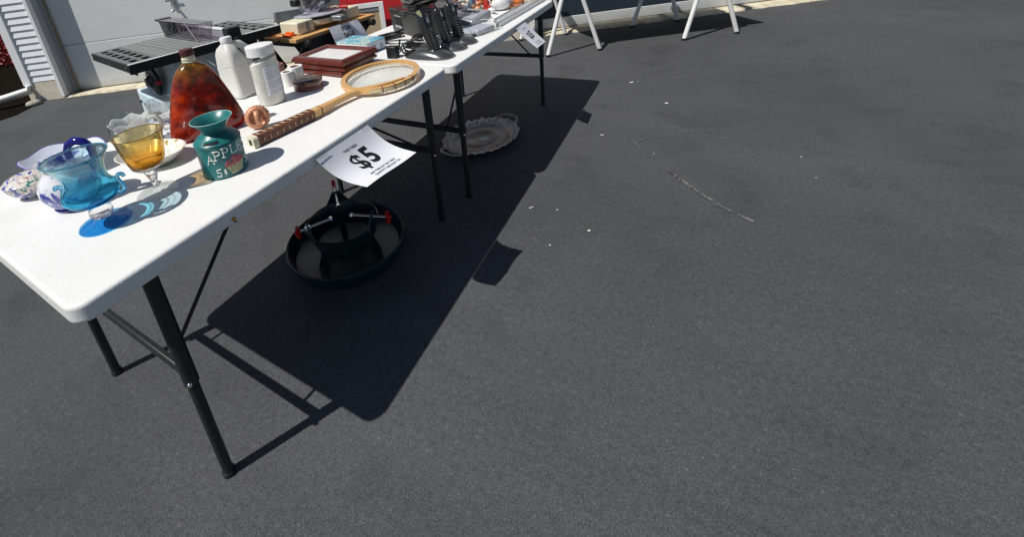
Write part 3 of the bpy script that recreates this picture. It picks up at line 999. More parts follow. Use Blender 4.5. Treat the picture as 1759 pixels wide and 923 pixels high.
# amber goblet
t = thing('goblet', 'amber glass goblet on a clear stem and foot', 'goblet', (-0.2225, -0.9395, H))
b = B(); b.lathe([(0, .0006), (.041, .0006), (.0425, .002), (.041, .0035), (.018, .006), (.008, .010), (.0065, .014)], 56); b.build('foot', M['clear_glass'], t)
b = B(); b.lathe([(0, .0142), (.0062, .0143), (.0055, .022), (.0070, .031), (.0110, .044), (.0132, .051), (.0110, .056), (.014, .0605), (0, .0607)], 10); b.build('stem', M['crystal'], t)
b = B(); b.lathe([(0, .0609), (.0145, .0612), (.024, .0645), (.0305, .0690), (.028, .0692), (.02, .0660), (0, .0650)], 48); b.build('bowl_base', M['crystal'], t, ang=75)
flut = lambda r, z, a: (r*(1+.018*math.cos(8*a)*max(0, 1-(z-.06)/.07)), z)
b = B(); b.lathe([(0, .0662), (.020, .0672), (.0310, .0725), (.0362, .082), (.0395, .097), (.0430, .116), (.0470, .143), (.0446, .143), (.0402, .116), (.0367, .098), (.0335, .084), (.0285, .0765), (.018, .0725), (0, .0715)], 64, mod=flut); b.build('bowl', M['amber_glass'], t, ang=75)
b = B(); b.tube([(.047*math.cos(a), .047*math.sin(a), .1432) for a in [2*PI*i/64 for i in range(64)]], .0011, 8, True); b.build('rim', M['amber_edge'], t)

# gold flowered oval dish behind the goblet
t = thing('flowered_dish', 'white oval china dish with gold flowers behind the amber goblet', 'dish', (-0.385, -0.862, H), R(25))
b = B(); b.lathe([(0, .001), (.045, .001), (.052, .006), (.068, .020), (.082, .034), (.079, .035), (.063, .022), (.045, .008), (0, .007)], 56, sx=1.08, sy=.82); b.build('dish', M['gilded'], t)

# preserve jar
t = thing('glass_jar', 'empty greenish glass jar with a ridged neck', 'jar', (-0.620, -0.812, H))
b = B()
pr = [(0, .002), (.036, .002), (.040, .006), (.040, .046), (.037, .054), (.0345, .058)]
for k in range(4):
    pr += [(.0335, .060+k*.006), (.0362, .0625+k*.006), (.0335, .065+k*.006)]
pr += [(.0345, .0865), (.0325, .087)]
b.lathe(pr, 44); b.build('body', M['green_glass'], t)

# pressed glass creamer
t = thing('glass_creamer', 'frosted pressed glass creamer with a scalloped lip and loop handle', 'creamer', (-0.528, -0.828, H))
def crm(r, z, a):
    k = max(0, (z-.05)/.05)
    return r*(1+.03*k*math.cos(7*a)+.12*k*max(0, math.cos(a-R(205)))**2), z*.88+.0045*k*math.cos(7*a+.6)+.008*k*max(0, math.cos(a-R(30)))
b = B(); b.lathe([(0, .002), (.026, .002), (.030, .006), (.026, .014), (.034, .026), (.042, .045), (.043, .062), (.041, .078), (.045, .090), (.050, .097), (.048, .097), (.041, .088), (.038, .06), (.03, .03), (0, .02)], 56, mod=crm); b.build('body', M['milky_glass'], t)
b = B(); b.tube([IMG_R*r+Vector((0, 0, z)) for r, z in ((.044, .076), (.058, .088), (.074, .088), (.083, .074), (.080, .054), (.068, .038), (.048, .030))], [.005, .006, .0065, .0065, .006, .005, .0045], 10); b.build('handle', M['milky_glass'], t)

# cut crystal candlestick
t = thing('crystal_goblet', 'cut crystal stemmed glass between the creamer and the red bottle', 'glass', (-0.482, -0.760, H))
b = B(); b.lathe([(0, .001), (.034, .001), (.036, .005), (.022, .012), (.010, .022), (.0085, .034), (.014, .042), (.0085, .050), (.012, .056), (0, .0562)], 12); b.build('stem', M['crystal'], t, flat=True)
b = B(); b.lathe([(0, .0564), (.016, .058), (.028, .068), (.033, .084), (.034, .104), (.037, .122), (.034, .122), (.031, .104), (.029, .084), (.022, .068), (0, .064)], 14); b.build('bowl', M['crystal'], t, flat=True)

# teal apple tin
AX = Vector((-0.154, -0.814, H))
t = thing('apple_tin', 'teal painted tin with flared funnel top and apple lettering', 'tin', AX)
RB = .0492
b = B(); b.lathe([(0, .0004), (RB-.001, .0004), (RB+.0012, .002), (RB+.0012, .004), (RB, .0055), (RB, .0745), (RB+.0012, .076), (RB+.0012, .079), (RB, .0805)], 64); body = b.build('body', M['teal'], t)
b = B(); b.lathe([(RB+.0005, .0806), (RB+.0018, .082), (.0475, .0860), (.039, .0945), (.0290, .1005), (.0268, .1040), (.0275, .1085), (.0320, .1165), (.0390, .1255), (.0450, .1315), (.0443, .1322), (.0375, .1268), (.0302, .1175), (.0255, .1085), (.0245, .1040), (.0245, .100)], 64); b.build('funnel_lid', M['teal'], t)
b = B(); b.tube([(.0445*math.cos(a), .0445*math.sin(a), .132) for a in [2*PI*i/64 for i in range(64)]], .0011, 6, True); b.build('rim', M['teal_pale'], t)
th0 = R(-28.6)
def cyl_at(th, z, r=RB+.0006):
    a = th0+th
    return Vector((r*math.cos(a), r*math.sin(a), z))
b = B()   # hooded slot on the lid
sl = [(-.34, .0865), (-.17, .0872), (0.0, .0875), (.17, .0872), (.34, .0865)]
b.tube([Vector((.0455*math.cos(th0-.35+a), .0455*math.sin(th0-.35+a), z+.0005)) for a, z in sl], .0028, 8); b.build('slot', M['ink'], t)
b = B(); b.tube([Vector((.0425*math.cos(th0-.35+a), .0425*math.sin(th0-.35+a), z+.0045)) for a, z in sl], [.002, .0036, .0042, .0036, .002], 8); b.build('slot_hood', M['teal'], t)
STROKES = {
    'A': [[(-.42, 0), (0, 1), (.42, 0)], [(-.24, .40), (.24, .40)]],
    'P': [[(-.32, 0), (-.28, 1)], [(-.42, .97), (.10, 1), (.36, .84), (.32, .60), (.08, .50), (-.27, .50)], [(-.44, 0), (-.20, 0)]],
    'L': [[(-.26, 1), (-.28, 0), (.36, .04)], [(-.36, 1), (-.14, 1)], [(.36, .04), (.37, .16)]],
    'E': [[(.34, .97), (-.28, 1), (-.30, 0), (.36, .03)], [(-.29, .52), (.22, .54)]],
    'S': [[(.34, .86), (.10, 1), (-.24, .90), (-.28, .66), (.0, .53), (.30, .38), (.28, .10), (-.04, 0), (-.34, .12)]],
    '5': [[(.34, 1), (-.22, .98), (-.26, .56), (.08, .62), (.34, .42), (.28, .10), (-.02, 0), (-.32, .10)]],
    'c': [[(.28, .60), (.02, .74), (-.26, .50), (-.22, .16), (.04, .02), (.28, .16)], [(.04, .92), (.0, -.16)]],
}
def draw(bb, ch, th, z, w, h, r=.0011):
    for st_ in STROKES[ch]:
        dense = []
        for p, q in zip(st_[:-1], st_[1:]):
            for i in range(5):
                f = i/5
                dense.append((p[0]+(q[0]-p[0])*f, p[1]+(q[1]-p[1])*f))
        dense.append(st_[-1])
        bb.tube([cyl_at(th+x*w/RB, z+y*h) for x, y in dense], r, 6)
        for e in (dense[0], dense[-1]):
            bb.ball(cyl_at(th+e[0]*w/RB, z+e[1]*h), r*1.55, 8)
b = B()
for ch, th, z in (('A', -31, .042), ('P', -12, .049), ('P', 9, .052), ('L', 30, .0535), ('E', 51, .053), ('S', 73, .052)):
    draw(b, ch, R(th), z, .0165, .021, .00115)
for th, z, ch, w, h in ((-19, .008, '5', .013, .018), (-3, .013, 'c', .007, .010), (66, .014, '5', .013, .020), (78, .016, 'c', .007, .010)):
    draw(b, ch, R(th), z, w, h, .0010)
for k in range(9):
    b.ball(cyl_at(R(-22+k*6), .0072-.001*(k % 2)), .0008, 6)
b.build('lettering', M['chalk'], t)
b = B()   # painted basket
def ba(u, v):
    wv_ = .58+.42*v
    return cyl_at(R(27)+(u-.5)*wv_*.046/RB, .007+.022*v, RB+.0007)
b.grid(ba, 14, 6); bk = b.build('painted_basket', M['basket_paint'], t, fix=True)
b = B()
rr = random.Random(2)
for k in range(60):
    x, y = rr.uniform(-1, 1), rr.uniform(0, 1)
    if x*x+y*y > 1:
        continue
    c = cyl_at(R(27)+x*.0215/RB, .0285+y*.018, RB+.0004)
    b.ball(c, (.0032, .0032, .0032), 8)
for v in b.bm.verts:
    rad = math.hypot(v.co.x, v.co.y)
    k = (RB+.0009+min(max(rad-RB, 0), .003)*.25)/rad
    v.co.x *= k; v.co.y *= k
b.build('painted_apples', M['pink_paint'], t)
b = B()
for row in range(3):
    b.tube([cyl_at(R(27)+(i/12-.5)*.034/RB, .0125+row*.0055+.0012*(i % 2), RB+.0009) for i in range(13)], .00045, 5)
b.build('basket_weave', mat('weave_green', (.10, .13, .06), .7), t)

# big flat red bottle
t = thing('infused_bottle', 'large flat bottle of red peppers in oil with a maroon cap', 'bottle', (-0.400, -0.690, H), math.atan2(.178, .080))
levels = [(.000, .086, .026), (.004, .095, .032), (.018, .100, .037), (.04, .097, .038), (.07, .089, .038), (.10, .080, .0375), (.13, .070, .0365), (.155, .061, .035), (.175, .053, .032), (.190, .044, .029), (.200, .035, .025), (.208, .024, .020), (.2125, .0165, .0160)]
b = B()
rings = []
for z, a, c in levels:
    rings.append([b.bm.verts.new((a*math.copysign(abs(math.cos(q))**.8, math.cos(q)), c*math.copysign(abs(math.sin(q))**.8, math.sin(q)), z+.0005)) for q in [2*PI*i/56 for i in range(56)]])
for A, C in zip(rings[:-1], rings[1:]):
    for j in range(56):
        b.face([A[j], A[(j+1) % 56], C[(j+1) % 56], C[j]])
b.face(rings[0][::-1]); b.face(rings[-1])
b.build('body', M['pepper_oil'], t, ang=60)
b = B(); b.lathe([(.0155, .2132), (.0175, .215), (.0175, .219), (.0165, .2195), (.0175, .221), (.0175, .2255), (.0160, .2262), (.0160, .231), (.0, .2312)], 32); b.build('neck', M['ivory'], t)
b = B(); b.lathe([(0, .2314), (.0172, .2316), (.0178, .234), (.0178, .246), (.0165, .2495), (.0, .2500)], 32); b.build('cap', M['red_cap'], t)
b = B()
b.tube([(.0172*math.cos(a), .0172*math.sin(a), .2145+.002*math.sin(2*a)) for a in [2*PI*i/32 for i in range(32)]], .0014, 6, True)
b.tube([(.0165, .004, .2145), (.028, .002, .213), (.045, -.006, .205), (.058, -.018, .190)], .0009, 5)
b.tube([(.0165, .002, .2150), (.026, .008, .216), (.035, .016, .212)], .0009, 5)
b.build('raffia_tie', M['raffia'], t)

# white jug
t = thing('plastic_jug', 'empty white plastic jug with moulded side handle', 'jug', (-0.600, -0.430, H))
b = B()
def ringj(z, x0, x1, y0, y1, r, n=6):
    return [(x, y, z) for x, y in rrect(x0, y0, x1, y1, r, n)]
lv = [ringj(.0005, -.046, .046, -.040, .040, .014), ringj(.006, -.052, .052, -.046, .046, .016), ringj(.016, -.052, .052, -.046, .046, .016), ringj(.020, -.0495, .0495, -.0435, .0435, .015), ringj(.110, -.0495, .0495, -.0435, .0435, .015),
      ringj(.130, -.049, .049, -.0430, .030, .018), ringj(.155, -.046, .046, -.042, .012, .018), ringj(.175, -.036, .036, -.038, .006, .016), ringj(.190, -.020, .020, -.026, .010, .013), ringj(.193, -.0175, .0175, -.0255, .0075, .012), ringj(.212, -.0172, .0172, -.0252, .0072, .012)]
prev = None
for pts in lv:
    cur = [b.bm.verts.new(p) for p in pts]
    if prev:
        for j in range(len(cur)):
            k = (j+1) % len(cur)
            b.face([prev[j], prev[k], cur[k], cur[j]])
    else:
        b.face(cur[::-1])
    prev = cur
b.face(prev)
jb = b.build('body', M['white_plastic'], t, ang=50)
b = B(); b.tube([(.004, .000, .186), (.012, .028, .180), (.020, .044, .162), (.024, .047, .138), (.024, .036, .106)], [.010, .0115, .012, .012, .012], 14, flat=1.2); b.build('handle', M['white_plastic'], t)
b = B(); b.tube([(x, y, .112+.010*math.sin(3*x/.05)) for x, y in rrect(-.0496, -.0436, .0496, .0436, .015, 6)], .0009, 6, True); b.build('mould_seam', M['white_plastic'], t)
b = B(); b.lathe([(.0182, .1945), (.0195, .196), (.0195, .208), (.018, .2125), (0, .2127)], 32, c=(0, -.009, 0)); b.build('cap', M['white_lid'], t)

# jar of white powder
t = thing('powder_jar', 'tall clear jar of white powder with a ribbed white lid', 'jar', (-0.415, -0.452, H))
b = B(); b.lathe([(0, .001), (.040, .001), (.0438, .005), (.0438, .158), (.0430, .1615), (.0418, .163)], 48); b.build('wall', M['clear_glass'], t)
b = B()
slope = lambda r, z, a: (r, z+(.012*(r/.0425)*math.cos(a-R(35)) if z > .1 else 0))
b.lathe([(0, .0025), (.0405, .0025), (.0426, .007), (.0428, .143), (.035, .146), (0, .147)], 40, mod=slope); b.build('powder', M['powder'], t)
b = B()
pr = [(.0415, .1632), (.0436, .1634)]
for k in range(5):
    pr += [(.0436, .1655+k*.0052), (.0429, .168+k*.0052)]
pr += [(.0436, .190), (.0424, .194), (.036, .1955), (0, .196)]
b.lathe(pr, 48); b.build('lid', M['white_lid'], t)
b = B()
lab = lambda u, v, r=.0442: Vector((r*math.cos(R(-48)+u*R(105)), r*math.sin(R(-48)+u*R(105)), .035+v*.095))
b.grid(lab, 16, 2); lb = b.build('label', M['sticker'], t)
b = B()
rr = random.Random(8)
for k in range(19):
    v = .05+k*.047
    u0 = .10
    while u0 < .85:
        u1 = min(.9, u0+rr.uniform(.05, .16))
        if k % 7 != 3:
            b.poly([lab(u0, v, .0444), lab((u0+u1)/2, v, .0444), lab(u1, v, .0444), lab(u1, v+.018, .0444), lab((u0+u1)/2, v+.018, .0444), lab(u0, v+.018, .0444)])
        u0 = u1+.025
b.build('fine_print', M['grey_ink'], lb, flat=True)

# rolls of white tape and a brown pot
def roll(x, y, r, h, label):
    t = thing('tape_roll', label, 'tape roll', (x, y, H), 0, 'rolls of white tape standing by the frames')
    b = B(); b.lathe([(r*.62, .0005), (r, .0005), (r, h), (r*.62, h)], 40, close=True); b.build('tape', M['tape'], t, bevel=.0008)
    b = B(); b.lathe([(r*.60, .0008), (r*.615, .0008), (r*.615, h-.002), (r*.60, h-.002)], 40, close=True); b.build('core', M['cardboard'], t)
    b = B(); b.lathe([(0, h-.012), (r*.595, h-.012)], 30); b.build('plug', M['cardboard'], t)
    return t
roll(-0.488, -0.312, .0215, .053, 'smaller of two white tape rolls, standing in front beside the powder jar')
roll(-0.496, -0.264, .0280, .058, 'larger white tape roll standing behind the smaller one')
b = B(); b.lathe([(0, .0005), (.018, .0005), (.024, .02), (.026, .052), (.022, .060), (.019, .060), (.02, .05), (0, .02)], 32, c=(-.595, -.262, H))
tag(b.build('clay_pot', M['cardboard']), 'small brown clay pot half hidden behind the powder jar', 'pot')

# lacquer box
t = thing('lacquer_box', 'round dark lacquer box with painted lid and red base', 'box', (-0.392, -0.310, H))
b = B(); b.lathe([(0, .0005), (.049, .0005), (.051, .003), (.0505, .008), (0, .0082)], 48); b.build('base', M['lacquer_red'], t)
b = B(); b.lathe([(0, .0083), (.0495, .0084), (.0510, .012), (.0510, .0245), (0, .0246)], 48); b.build('body', M['lacquer_side'], t)
b = B(); b.lathe([(0, .0247), (.0515, .0249), (.0530, .027), (.0520, .031), (.046, .0345), (.030, .037), (0, .0378)], 48); b.build('lid', M['lacquer'], t)

# copper cutter
t = thing('copper_cutter', 'fluted copper pastry cutter with strap handle, propped beside the racket grip', 'pastry cutter', (-0.268, -0.622, H))
q = Vector((.80, -.56, .22)).normalized().to_track_quat('Z', 'Y').to_matrix()
fl = lambda r, z, a: (r*(1+.030*math.cos(22*a)*max(0, min(1, (r-.0285)/.005))), z)
b = B(); b.lathe([(0, -.005), (.0195, -.005), (.0215, .0015), (.0235, .0030), (.0275, .0022), (.0310, -.002), (.0345, -.009), (.0330, -.010), (.0300, -.0035), (.0265, .0006), (.0225, .0000), (.0205, -.0065), (0, -.0065)], 132, mod=fl)
for v in b.bm.verts:
    v.co = q @ v.co+Vector((0, 0, .0352))
b.build('fluted_disc', M['copper'], t)
b = B()
up_l = (q.inverted() @ Vector((0, 0, 1))); up_l.z = 0; up_l.normalize()
sd = Vector((up_l.y, -up_l.x, 0))
path = [(-.021, .003), (-.019, .012), (-.011, .019), (.0, .0215), (.011, .019), (.019, .012), (.021, .003)]
for (p, z), (p1, z1) in zip(path[:-1], path[1:]):
    pass
def strap(u, v):
    f = u*(len(path)-1); i = min(int(f), len(path)-2); k = f-i
    a = path[i][0]*(1-k)+path[i+1][0]*k
    z = path[i][1]*(1-k)+path[i+1][1]*k
    return q @ (up_l*a+sd*(v-.5)*.015+Vector((0, 0, z)))+Vector((0, 0, .0352))
b.grid(strap, 24, 2)
st_o = b.build('strap_handle', M['copper'], t, ang=70)
sm = st_o.modifiers.new('gauge', 'SOLIDIFY'); sm.thickness = .0012

# tennis racket
t = thing('tennis_racket', 'old wooden tennis racket with brown leather grip lying on the table', 'racket', (-0.187, -0.708, H))
HC = Vector((-0.156, -0.194, .020))-Vector((-0.187, -0.708, 0))
ax = Vector((-0.30, .954, 0)).normalized()
pxv = Vector((ax.y, -ax.x, 0))
RA, RBb = .150, .1235
def ell(a, k=0.0, z=0.0):
    return HC+ax*((RA+k)*math.cos(a))+pxv*((RBb+k)*math.sin(a))+Vector((0, 0, z))
b = B()
n = 96
prof = [(-.0085, -.008), (.0085, -.008), (.0100, 0), (.0085, .008), (-.0085, .008), (-.0100, 0)]
rings = [[b.bm.verts.new(ell(2*PI*i/n, k, z)) for k, z in prof] for i in range(n)]
for i in range(n):
    A, C = rings[i], rings[(i+1) % n]
    for j in range(6):
        b.face([A[j], A[(j+1) % 6], C[(j+1) % 6], C[j]])
b.build('hoop', M['ash_wood'], t, ang=25)
def inside(p, shrink=-.010):
    d = p-HC
    return (d.dot(ax)/(RA+shrink))**2+(d.dot(pxv)/(RBb+shrink))**2
b = B()
def chord(o, d):
    # string across the hoop through offset o along direction d
    e = pxv if d is ax else ax
    ra, rb = (RA-.010, RBb-.010) if d is ax else (RBb-.010, RA-.010)
    h_ = ra*math.sqrt(max(0, 1-(o/rb)**2))
    return HC+e*o-d*h_, HC+e*o+d*h_
for k in range(-9, 10):
    p0, p1 = chord(k*.0118, ax)
    b.cyl(p0+Vector((0, 0, .0006)), p1+Vector((0, 0, .0006)), .00075, seg=5)
for k in range(-11, 12):
    p0, p1 = chord(k*.0120, pxv)
    b.cyl(p0-Vector((0, 0, .0006)), p1-Vector((0, 0, .0006)), .00075, seg=5)
b.build('strings', M['gut'], t)
# shaft and grip, running from the butt to the near side of the hoop
butt = Vector((0, 0, .0150))
thr = Vector((.032, .215, .0165))
neck = [thr, Vector((.034, .27, .0175)), Vector((.042, .330, .019)), Vector((.058, .372, .020)), Vector((.088, .402, .020)), Vector((.120, .446, .020)), Vector((.142, .500, .020))]
b = B()
def barsec(bb, pts, ws, hs):
    rg = []
    for i, p in enumerate(pts):
        d = (pts[min(i+1, len(pts)-1)]-pts[max(i-1, 0)]).normalized()
        s = Vector((d.y, -d.x, 0)).normalized()
        w, h_ = ws[i], hs[i]
        ch = min(w, h_)*.28
        sec = [(-w+ch, -h_), (w-ch, -h_), (w, -h_+ch), (w, h_-ch), (w-ch, h_), (-w+ch, h_), (-w, h_-ch), (-w, -h_+ch)]
        rg.append([bb.bm.verts.new(p+s*x+Vector((0, 0, z))) for x, z in sec])
    for A, C in zip(rg[:-1], rg[1:]):
        for j in range(8):
            bb.face([A[j], A[(j+1) % 8], C[(j+1) % 8], C[j]])
    bb.face(rg[0][::-1]); bb.face(rg[-1])
barsec(b, [Vector((.024, .172, .0152))]+neck, [.0165, .0135, .0105, .0100, .0098, .0088, .006, .003], [.013, .0115, .009, .009, .009, .009, .009, .008])
b.build('shaft', M['ash_wood'], t, ang=25)
b = B()
barsec(b, [butt+(thr-butt)*f for f in (.035, .10, .5, .86)], [.0175, .0165, .0165, .0165], [.0152, .0145, .0140, .0138])
gp = b.build('grip', M['leather'], t, ang=25)
b = B()
gd = (thr-butt).normalized()
for k in range(9):
    f = .08+k*.088
    c = butt+(thr-butt)*f
    s = Vector((gd.y, -gd.x, 0))
    pts = []
    for a in range(32):
        q_ = 2*PI*a/32
        k8 = max(abs(math.cos(q_)), abs(math.sin(q_)), .76*(abs(math.cos(q_))+abs(math.sin(q_))))
        pts.append(c+s*(.0168*math.cos(q_)/k8)+Vector((0, 0, .0147*math.sin(q_)/k8))+gd*(.008*math.cos(q_)))
    b.tube(pts, .0011, 5, True)
b.build('wrap_seam', M['bone'], gp)
b = B(); barsec(b, [butt+gd*-.006, butt+gd*.0078], [.0172, .0178], [.0150, .0154]); b.build('butt_cap', M['ivory'], t, ang=25)
b = B(); s = Vector((gd.y, -gd.x, 0)); c = butt-gd*.0066
b.box(c, (.012, .0012, .014), Matrix((s, gd, Vector((0, 0, 1)))).transposed()); b.build('butt_plate', M['ink'], t)
b = B(); c = thr+Vector((0, -.004, 0)); barsec(b, [c, c+gd*.003], [.0142, .0142], [.0120, .0120]); b.build('throat_band', M['red_thread'], t, ang=25)
b = B()   # bone inlay and bindings on the near side of the hoop
pts = [ell(a, .0122, 0) for a in [R(100+i*6) for i in range(11)]]
for p, q_ in zip(pts[:-1], pts[1:]):
    pass
lo = [ell(R(112+i*5), .0104, -.0050) for i in range(13)]
hi = [ell(R(112+i*5), .0104, .0050) for i in range(13)]
for i in range(12):
    b.poly([lo[i], lo[i+1], hi[i+1], hi[i]])
inl = b.build('bone_inlay', M['bone'], t)
b = B()
for i in range(24):
    b.ball(ell(R(15*i+4), .0099, 0), .0017, 6)
for i in range(60):
    a = 2*PI*i/60
    b.ball(ell(a, -.0092, .0042), .0016, 6)
b.build('string_holes', M['ink'], t)
b = B()
for a in (106, 122, 138, 155):
    pts = [ell(R(a), k*1.07, z*1.07) for k, z in [(-.0085, -.008), (.0085, -.008), (.0100, 0), (.0085, .008), (-.0085, .008), (-.0100, 0)]]
    b.tube(pts, .0016, 6, True)
b.build('binding', M['red_thread'], t)

# picture frames
def frame(x0, x1, y0, y1, z0, z1, label, rz):
    cx, cy = (x0+x1)/2, (y0+y1)/2
    t = thing('picture_frame', label, 'picture frame', (cx, cy, z0), rz, 'mahogany picture frames in a stack')
    w, d, h = (x1-x0)/2, (y1-y0)/2, z1-z0
    b = B()
    def ring(k):
        return [(-w+k, -d+k), (w-k, -d+k), (w-k, d-k), (-w+k, d-k)]
    secs = [(.006, 0), (0.0, .003), (0, h*.62), (.004, h*.70), (.004, h*.80), (.008, h), (.024, h), (.028, h*.86), (.033, h*.80), (.033, h*.55)]
    rg = [[b.bm.verts.new((x, y, z)) for x, y in ring(k)] for k, z in secs]
    for A, C in zip(rg[:-1], rg[1:]):
        for j in range(4):
            b.face([A[j], A[(j+1) % 4], C[(j+1) % 4], C[j]])
    b.face(rg[0][::-1])
    b.build('moulding', M['mahogany'], t, flat=True)
    b = B(); b.poly([(x, y, h*.58) for x, y in ring(.0325)]); b.build('picture', M['sketch'], t, flat=True)
    return t
frame(-.575, -.325, -.196, -.012, H+.0005, H+.0205, 'bottom mahogany frame of the stack', R(-3))
frame(-.583, -.313, -.196, -.006, H+.0210, H+.0410, 'middle mahogany frame of the stack', R(-1))
frame(-.592, -.310, -.196, .003, H+.0415, H+.0640, 'top mahogany frame, its faint sketch facing up', R(-3))

# blue box
t = thing('game_box', 'flat white box with a bright blue scenic picture lid', 'box', (-.512, .138, H), R(-4))
b = B(); b.box((0, 0, .0255), (.185, .115, .041)); b.build('carton', M['box_white'], t, bevel=.001)
b = B(); b.box((0, 0, .0024), (.187, .117, .0044)); b.build('base_band', M['box_blue'], t)
b = B(); b.box((0, 0, .0484), (.188, .118, .0044)); b.build('lid', M['box_art'], t, bevel=.001)
b = B(); b.box((.0935, -.02, .026), (.002, .03, .012)); b.box((.0935, .03, .020), (.002, .02, .016)); b.build('side_print', M['grey_ink'], t)

# adapter, cable coils
def cable(name, label, paths, r, m, cat='cable', plug=None, group=None):
    b = B()
    for p in paths:
        b.tube(p, r, 7)
    o = b.build(name, m)
    return tag(o, label, cat, group)
def loops(cx, cy, z0, ra, rb, turns, seed, tilt=0.2, rise=.004):
    rr = random.Random(seed)
    pts = []
    n_ = int(turns*22)
    for i in range(n_+1):
        a = 2*PI*i/22
        k = 1+.12*math.sin(a*.37+seed)
        pts.append((cx+ra*k*math.cos(a)+.004*math.sin(a*1.7), cy+rb*k*math.sin(a+.3*math.sin(a*.21)), z0+rise*(i/22)+.010*(1+math.sin(a+seed))*tilt))
    return pts
cable('power_cable', 'coiled black power cable behind the adapter block', [loops(-.435, .262, H+.004, .062, .036, 5.5, 2, 1.6, .0055), [(-.38, .25, H+.02), (-.35, .20, H+.012), (-.315, .15, H+.008), (-.292, .085, H+.010)]], .0042, M['cord'])
t = thing('adapter', 'black plug-in power adapter block on the white table', 'adapter', (-.282, .058, H), R(8))
b = B(); b.box((0, 0, .0245), (.042, .034, .048)); b.build('block', M['black_plastic'], t, bevel=.003)
b = B(); b.box((.0, .021, .030), (.003, .010, .006)); b.box((.013, .021, .030), (.003, .010, .006)); b.build('prongs', M['steel'], t)
cable('phone_cord', 'tangled black phone cords piled beside the adapter', [loops(-.225, .105, H+.004, .034, .022, 5, 6, 1.2, .004), loops(-.25, .150, H+.004, .030, .026, 4, 3, 1.3, .005), loops(-.205, .07, H+.004, .022, .014, 3, 8, 1, .004)], .0022, M['cord'])
cable('phone_cord', 'looped black cord with a thin white wire behind the first phone', [loops(-.255, .222, H+.004, .034, .026, 4, 9, 1.8, .006)], .0030, M['cord'])
cable('white_wire', 'thin pale wire arching over the black cords', [[(-.285, .255, H+.002), (-.262, .238, H+.042), (-.228, .206, H+.050), (-.190, .170, H+.022), (-.170, .150, H+.004)]], .0011, M['sticker'], 'wire')

# cordless phones
t = thing('cordless_phone', 'nearest of three black cordless phones, a yellow note on its top', 'phone', (-.135, .095, H), 0, 'black cordless phones in charging cradles')
b = B()
def cradle(u, v):
    a = 2*PI*u
    ex = .105*math.copysign(abs(math.cos(a))**.75, math.cos(a))
    ey = .052*math.copysign(abs(math.sin(a))**.75, math.sin(a))
    s = [(1.0, 0.0005), (1.0, .007), (.97, .012), (.86, .022), (.66, .032), (.42, .037), (.2, .038), (0.001, .038)]
    f = v*(len(s)-1); i = min(int(f), len(s)-2); k = f-i
    sc = s[i][0]*(1-k)+s[i+1][0]*k; z = s[i][1]*(1-k)+s[i+1][1]*k
    zz = z*(1-.30*max(0, ex*sc/.105)) if z > .008 else z
    return (ex*sc, ey*sc, zz)
b.grid(cradle, 48, 14)
bmesh.ops.remove_doubles(b.bm, verts=b.bm.verts, dist=.0002)
b.build('cradle', M['charcoal'], t, ang=50)
lean = Matrix.Rotation(R(-16), 3, 'Y')
def hs(p):
    return lean @ Vector(p)+Vector((.030, 0, .022))
b = B()
sec = []
for z, w, dth in ((0, .019, .013), (.004, .023, .016), (.05, .0235, .017), (.10, .025, .016), (.128, .0265, .0165), (.142, .025, .015), (.150, .019, .010)):
    sec.append([b.bm.verts.new(hs((x, y, z))) for x, y in rrect(-dth, -w, dth, w, min(w, dth)*.6, 4)])
for A, C in zip(sec[:-1], sec[1:]):
    for j in range(len(A)):
        b.face([A[j], A[(j+1) % len(A)], C[(j+1) % len(A)], C[j]])
b.face(sec[0][::-1]); b.face(sec[-1])
hsn = b.build('handset', M['gloss_black'], t, ang=40)
for r_ in range(8):
    for c_ in range(3):
        b = B()
        zz = .014+r_*.0105
        b.ball(hs((.0172, (c_-1)*.0135, zz)), (.0028, .0050, .0036), 8, lean)
        b.build('key', M['button'], hsn)
b = B(); b.ball(hs((.0160, 0, .124)), (.002, .012, .012), 12, lean); b.build('earpiece', M['steel'], hsn)
b = B(); b.cyl(hs((-.008, .018, .142)), hs((-.014, .018, .172)), .0048, .0036, 10); b.build('antenna', M['black_plastic'], hsn)
ph = t
dup(ph, (-.137, .205, H), R(3), 'middle one of three black cordless phones')
dup(ph, (-.135, .302, H), R(-2), 'farthest of three black cordless phones, next to the silver gadget')
nb = B(); nb.poly([hs((-.010, -.012, .1505)), hs((-.010, .016, .1505)), hs((-.016, .018, .170)), hs((-.015, -.011, .168))])
nb.build('note', M['yellow'], ph, flat=True)

# jump starter case
t = thing('battery_case', 'black battery case with a window opening in its front', 'battery case', (-.405, .504, H), R(-30))
b = B()
b.hull([(x, y, .0006) for x, y in rrect(-.150, -.105, .150, .105, .012, 3)], [(x, y, .104) for x, y in rrect(-.156, -.110, .156, .110, .012, 3)])
b.build('body', mat('case_plastic', (.040, .040, .038), .45, 0, .1, 20), t, bevel=.003)
b = B(); b.prism(rrect(-.160, -.114, .160, .114, .014, 3), .1044, .122); b.build('lid', M['gloss_black'], t, bevel=.004)
b = B(); b.prism([(x, y) for x, y in rrect(-.034, -.001, .034, .001, .0009, 2)], 0, .044)
for v in b.bm.verts:
    v.co += Vector((-.060, -.1095, .040))
b.build('window', M['ink'], t)
b = B(); b.box((-.060, -.1085, .035), (.070, .007, .010)); b.box((-.060, -.1085, .0865), (.070, .006, .004)); b.build('lit_window_lip', mat('lit_window_lip', (.34, .34, .36), .5), t)  # sunlit edge of the opening painted as pale grey
b = B(); b.box((0.02, -.113, .112), (.05, .012, .016)); b.build('latch', M['charcoal'], t, bevel=.002)
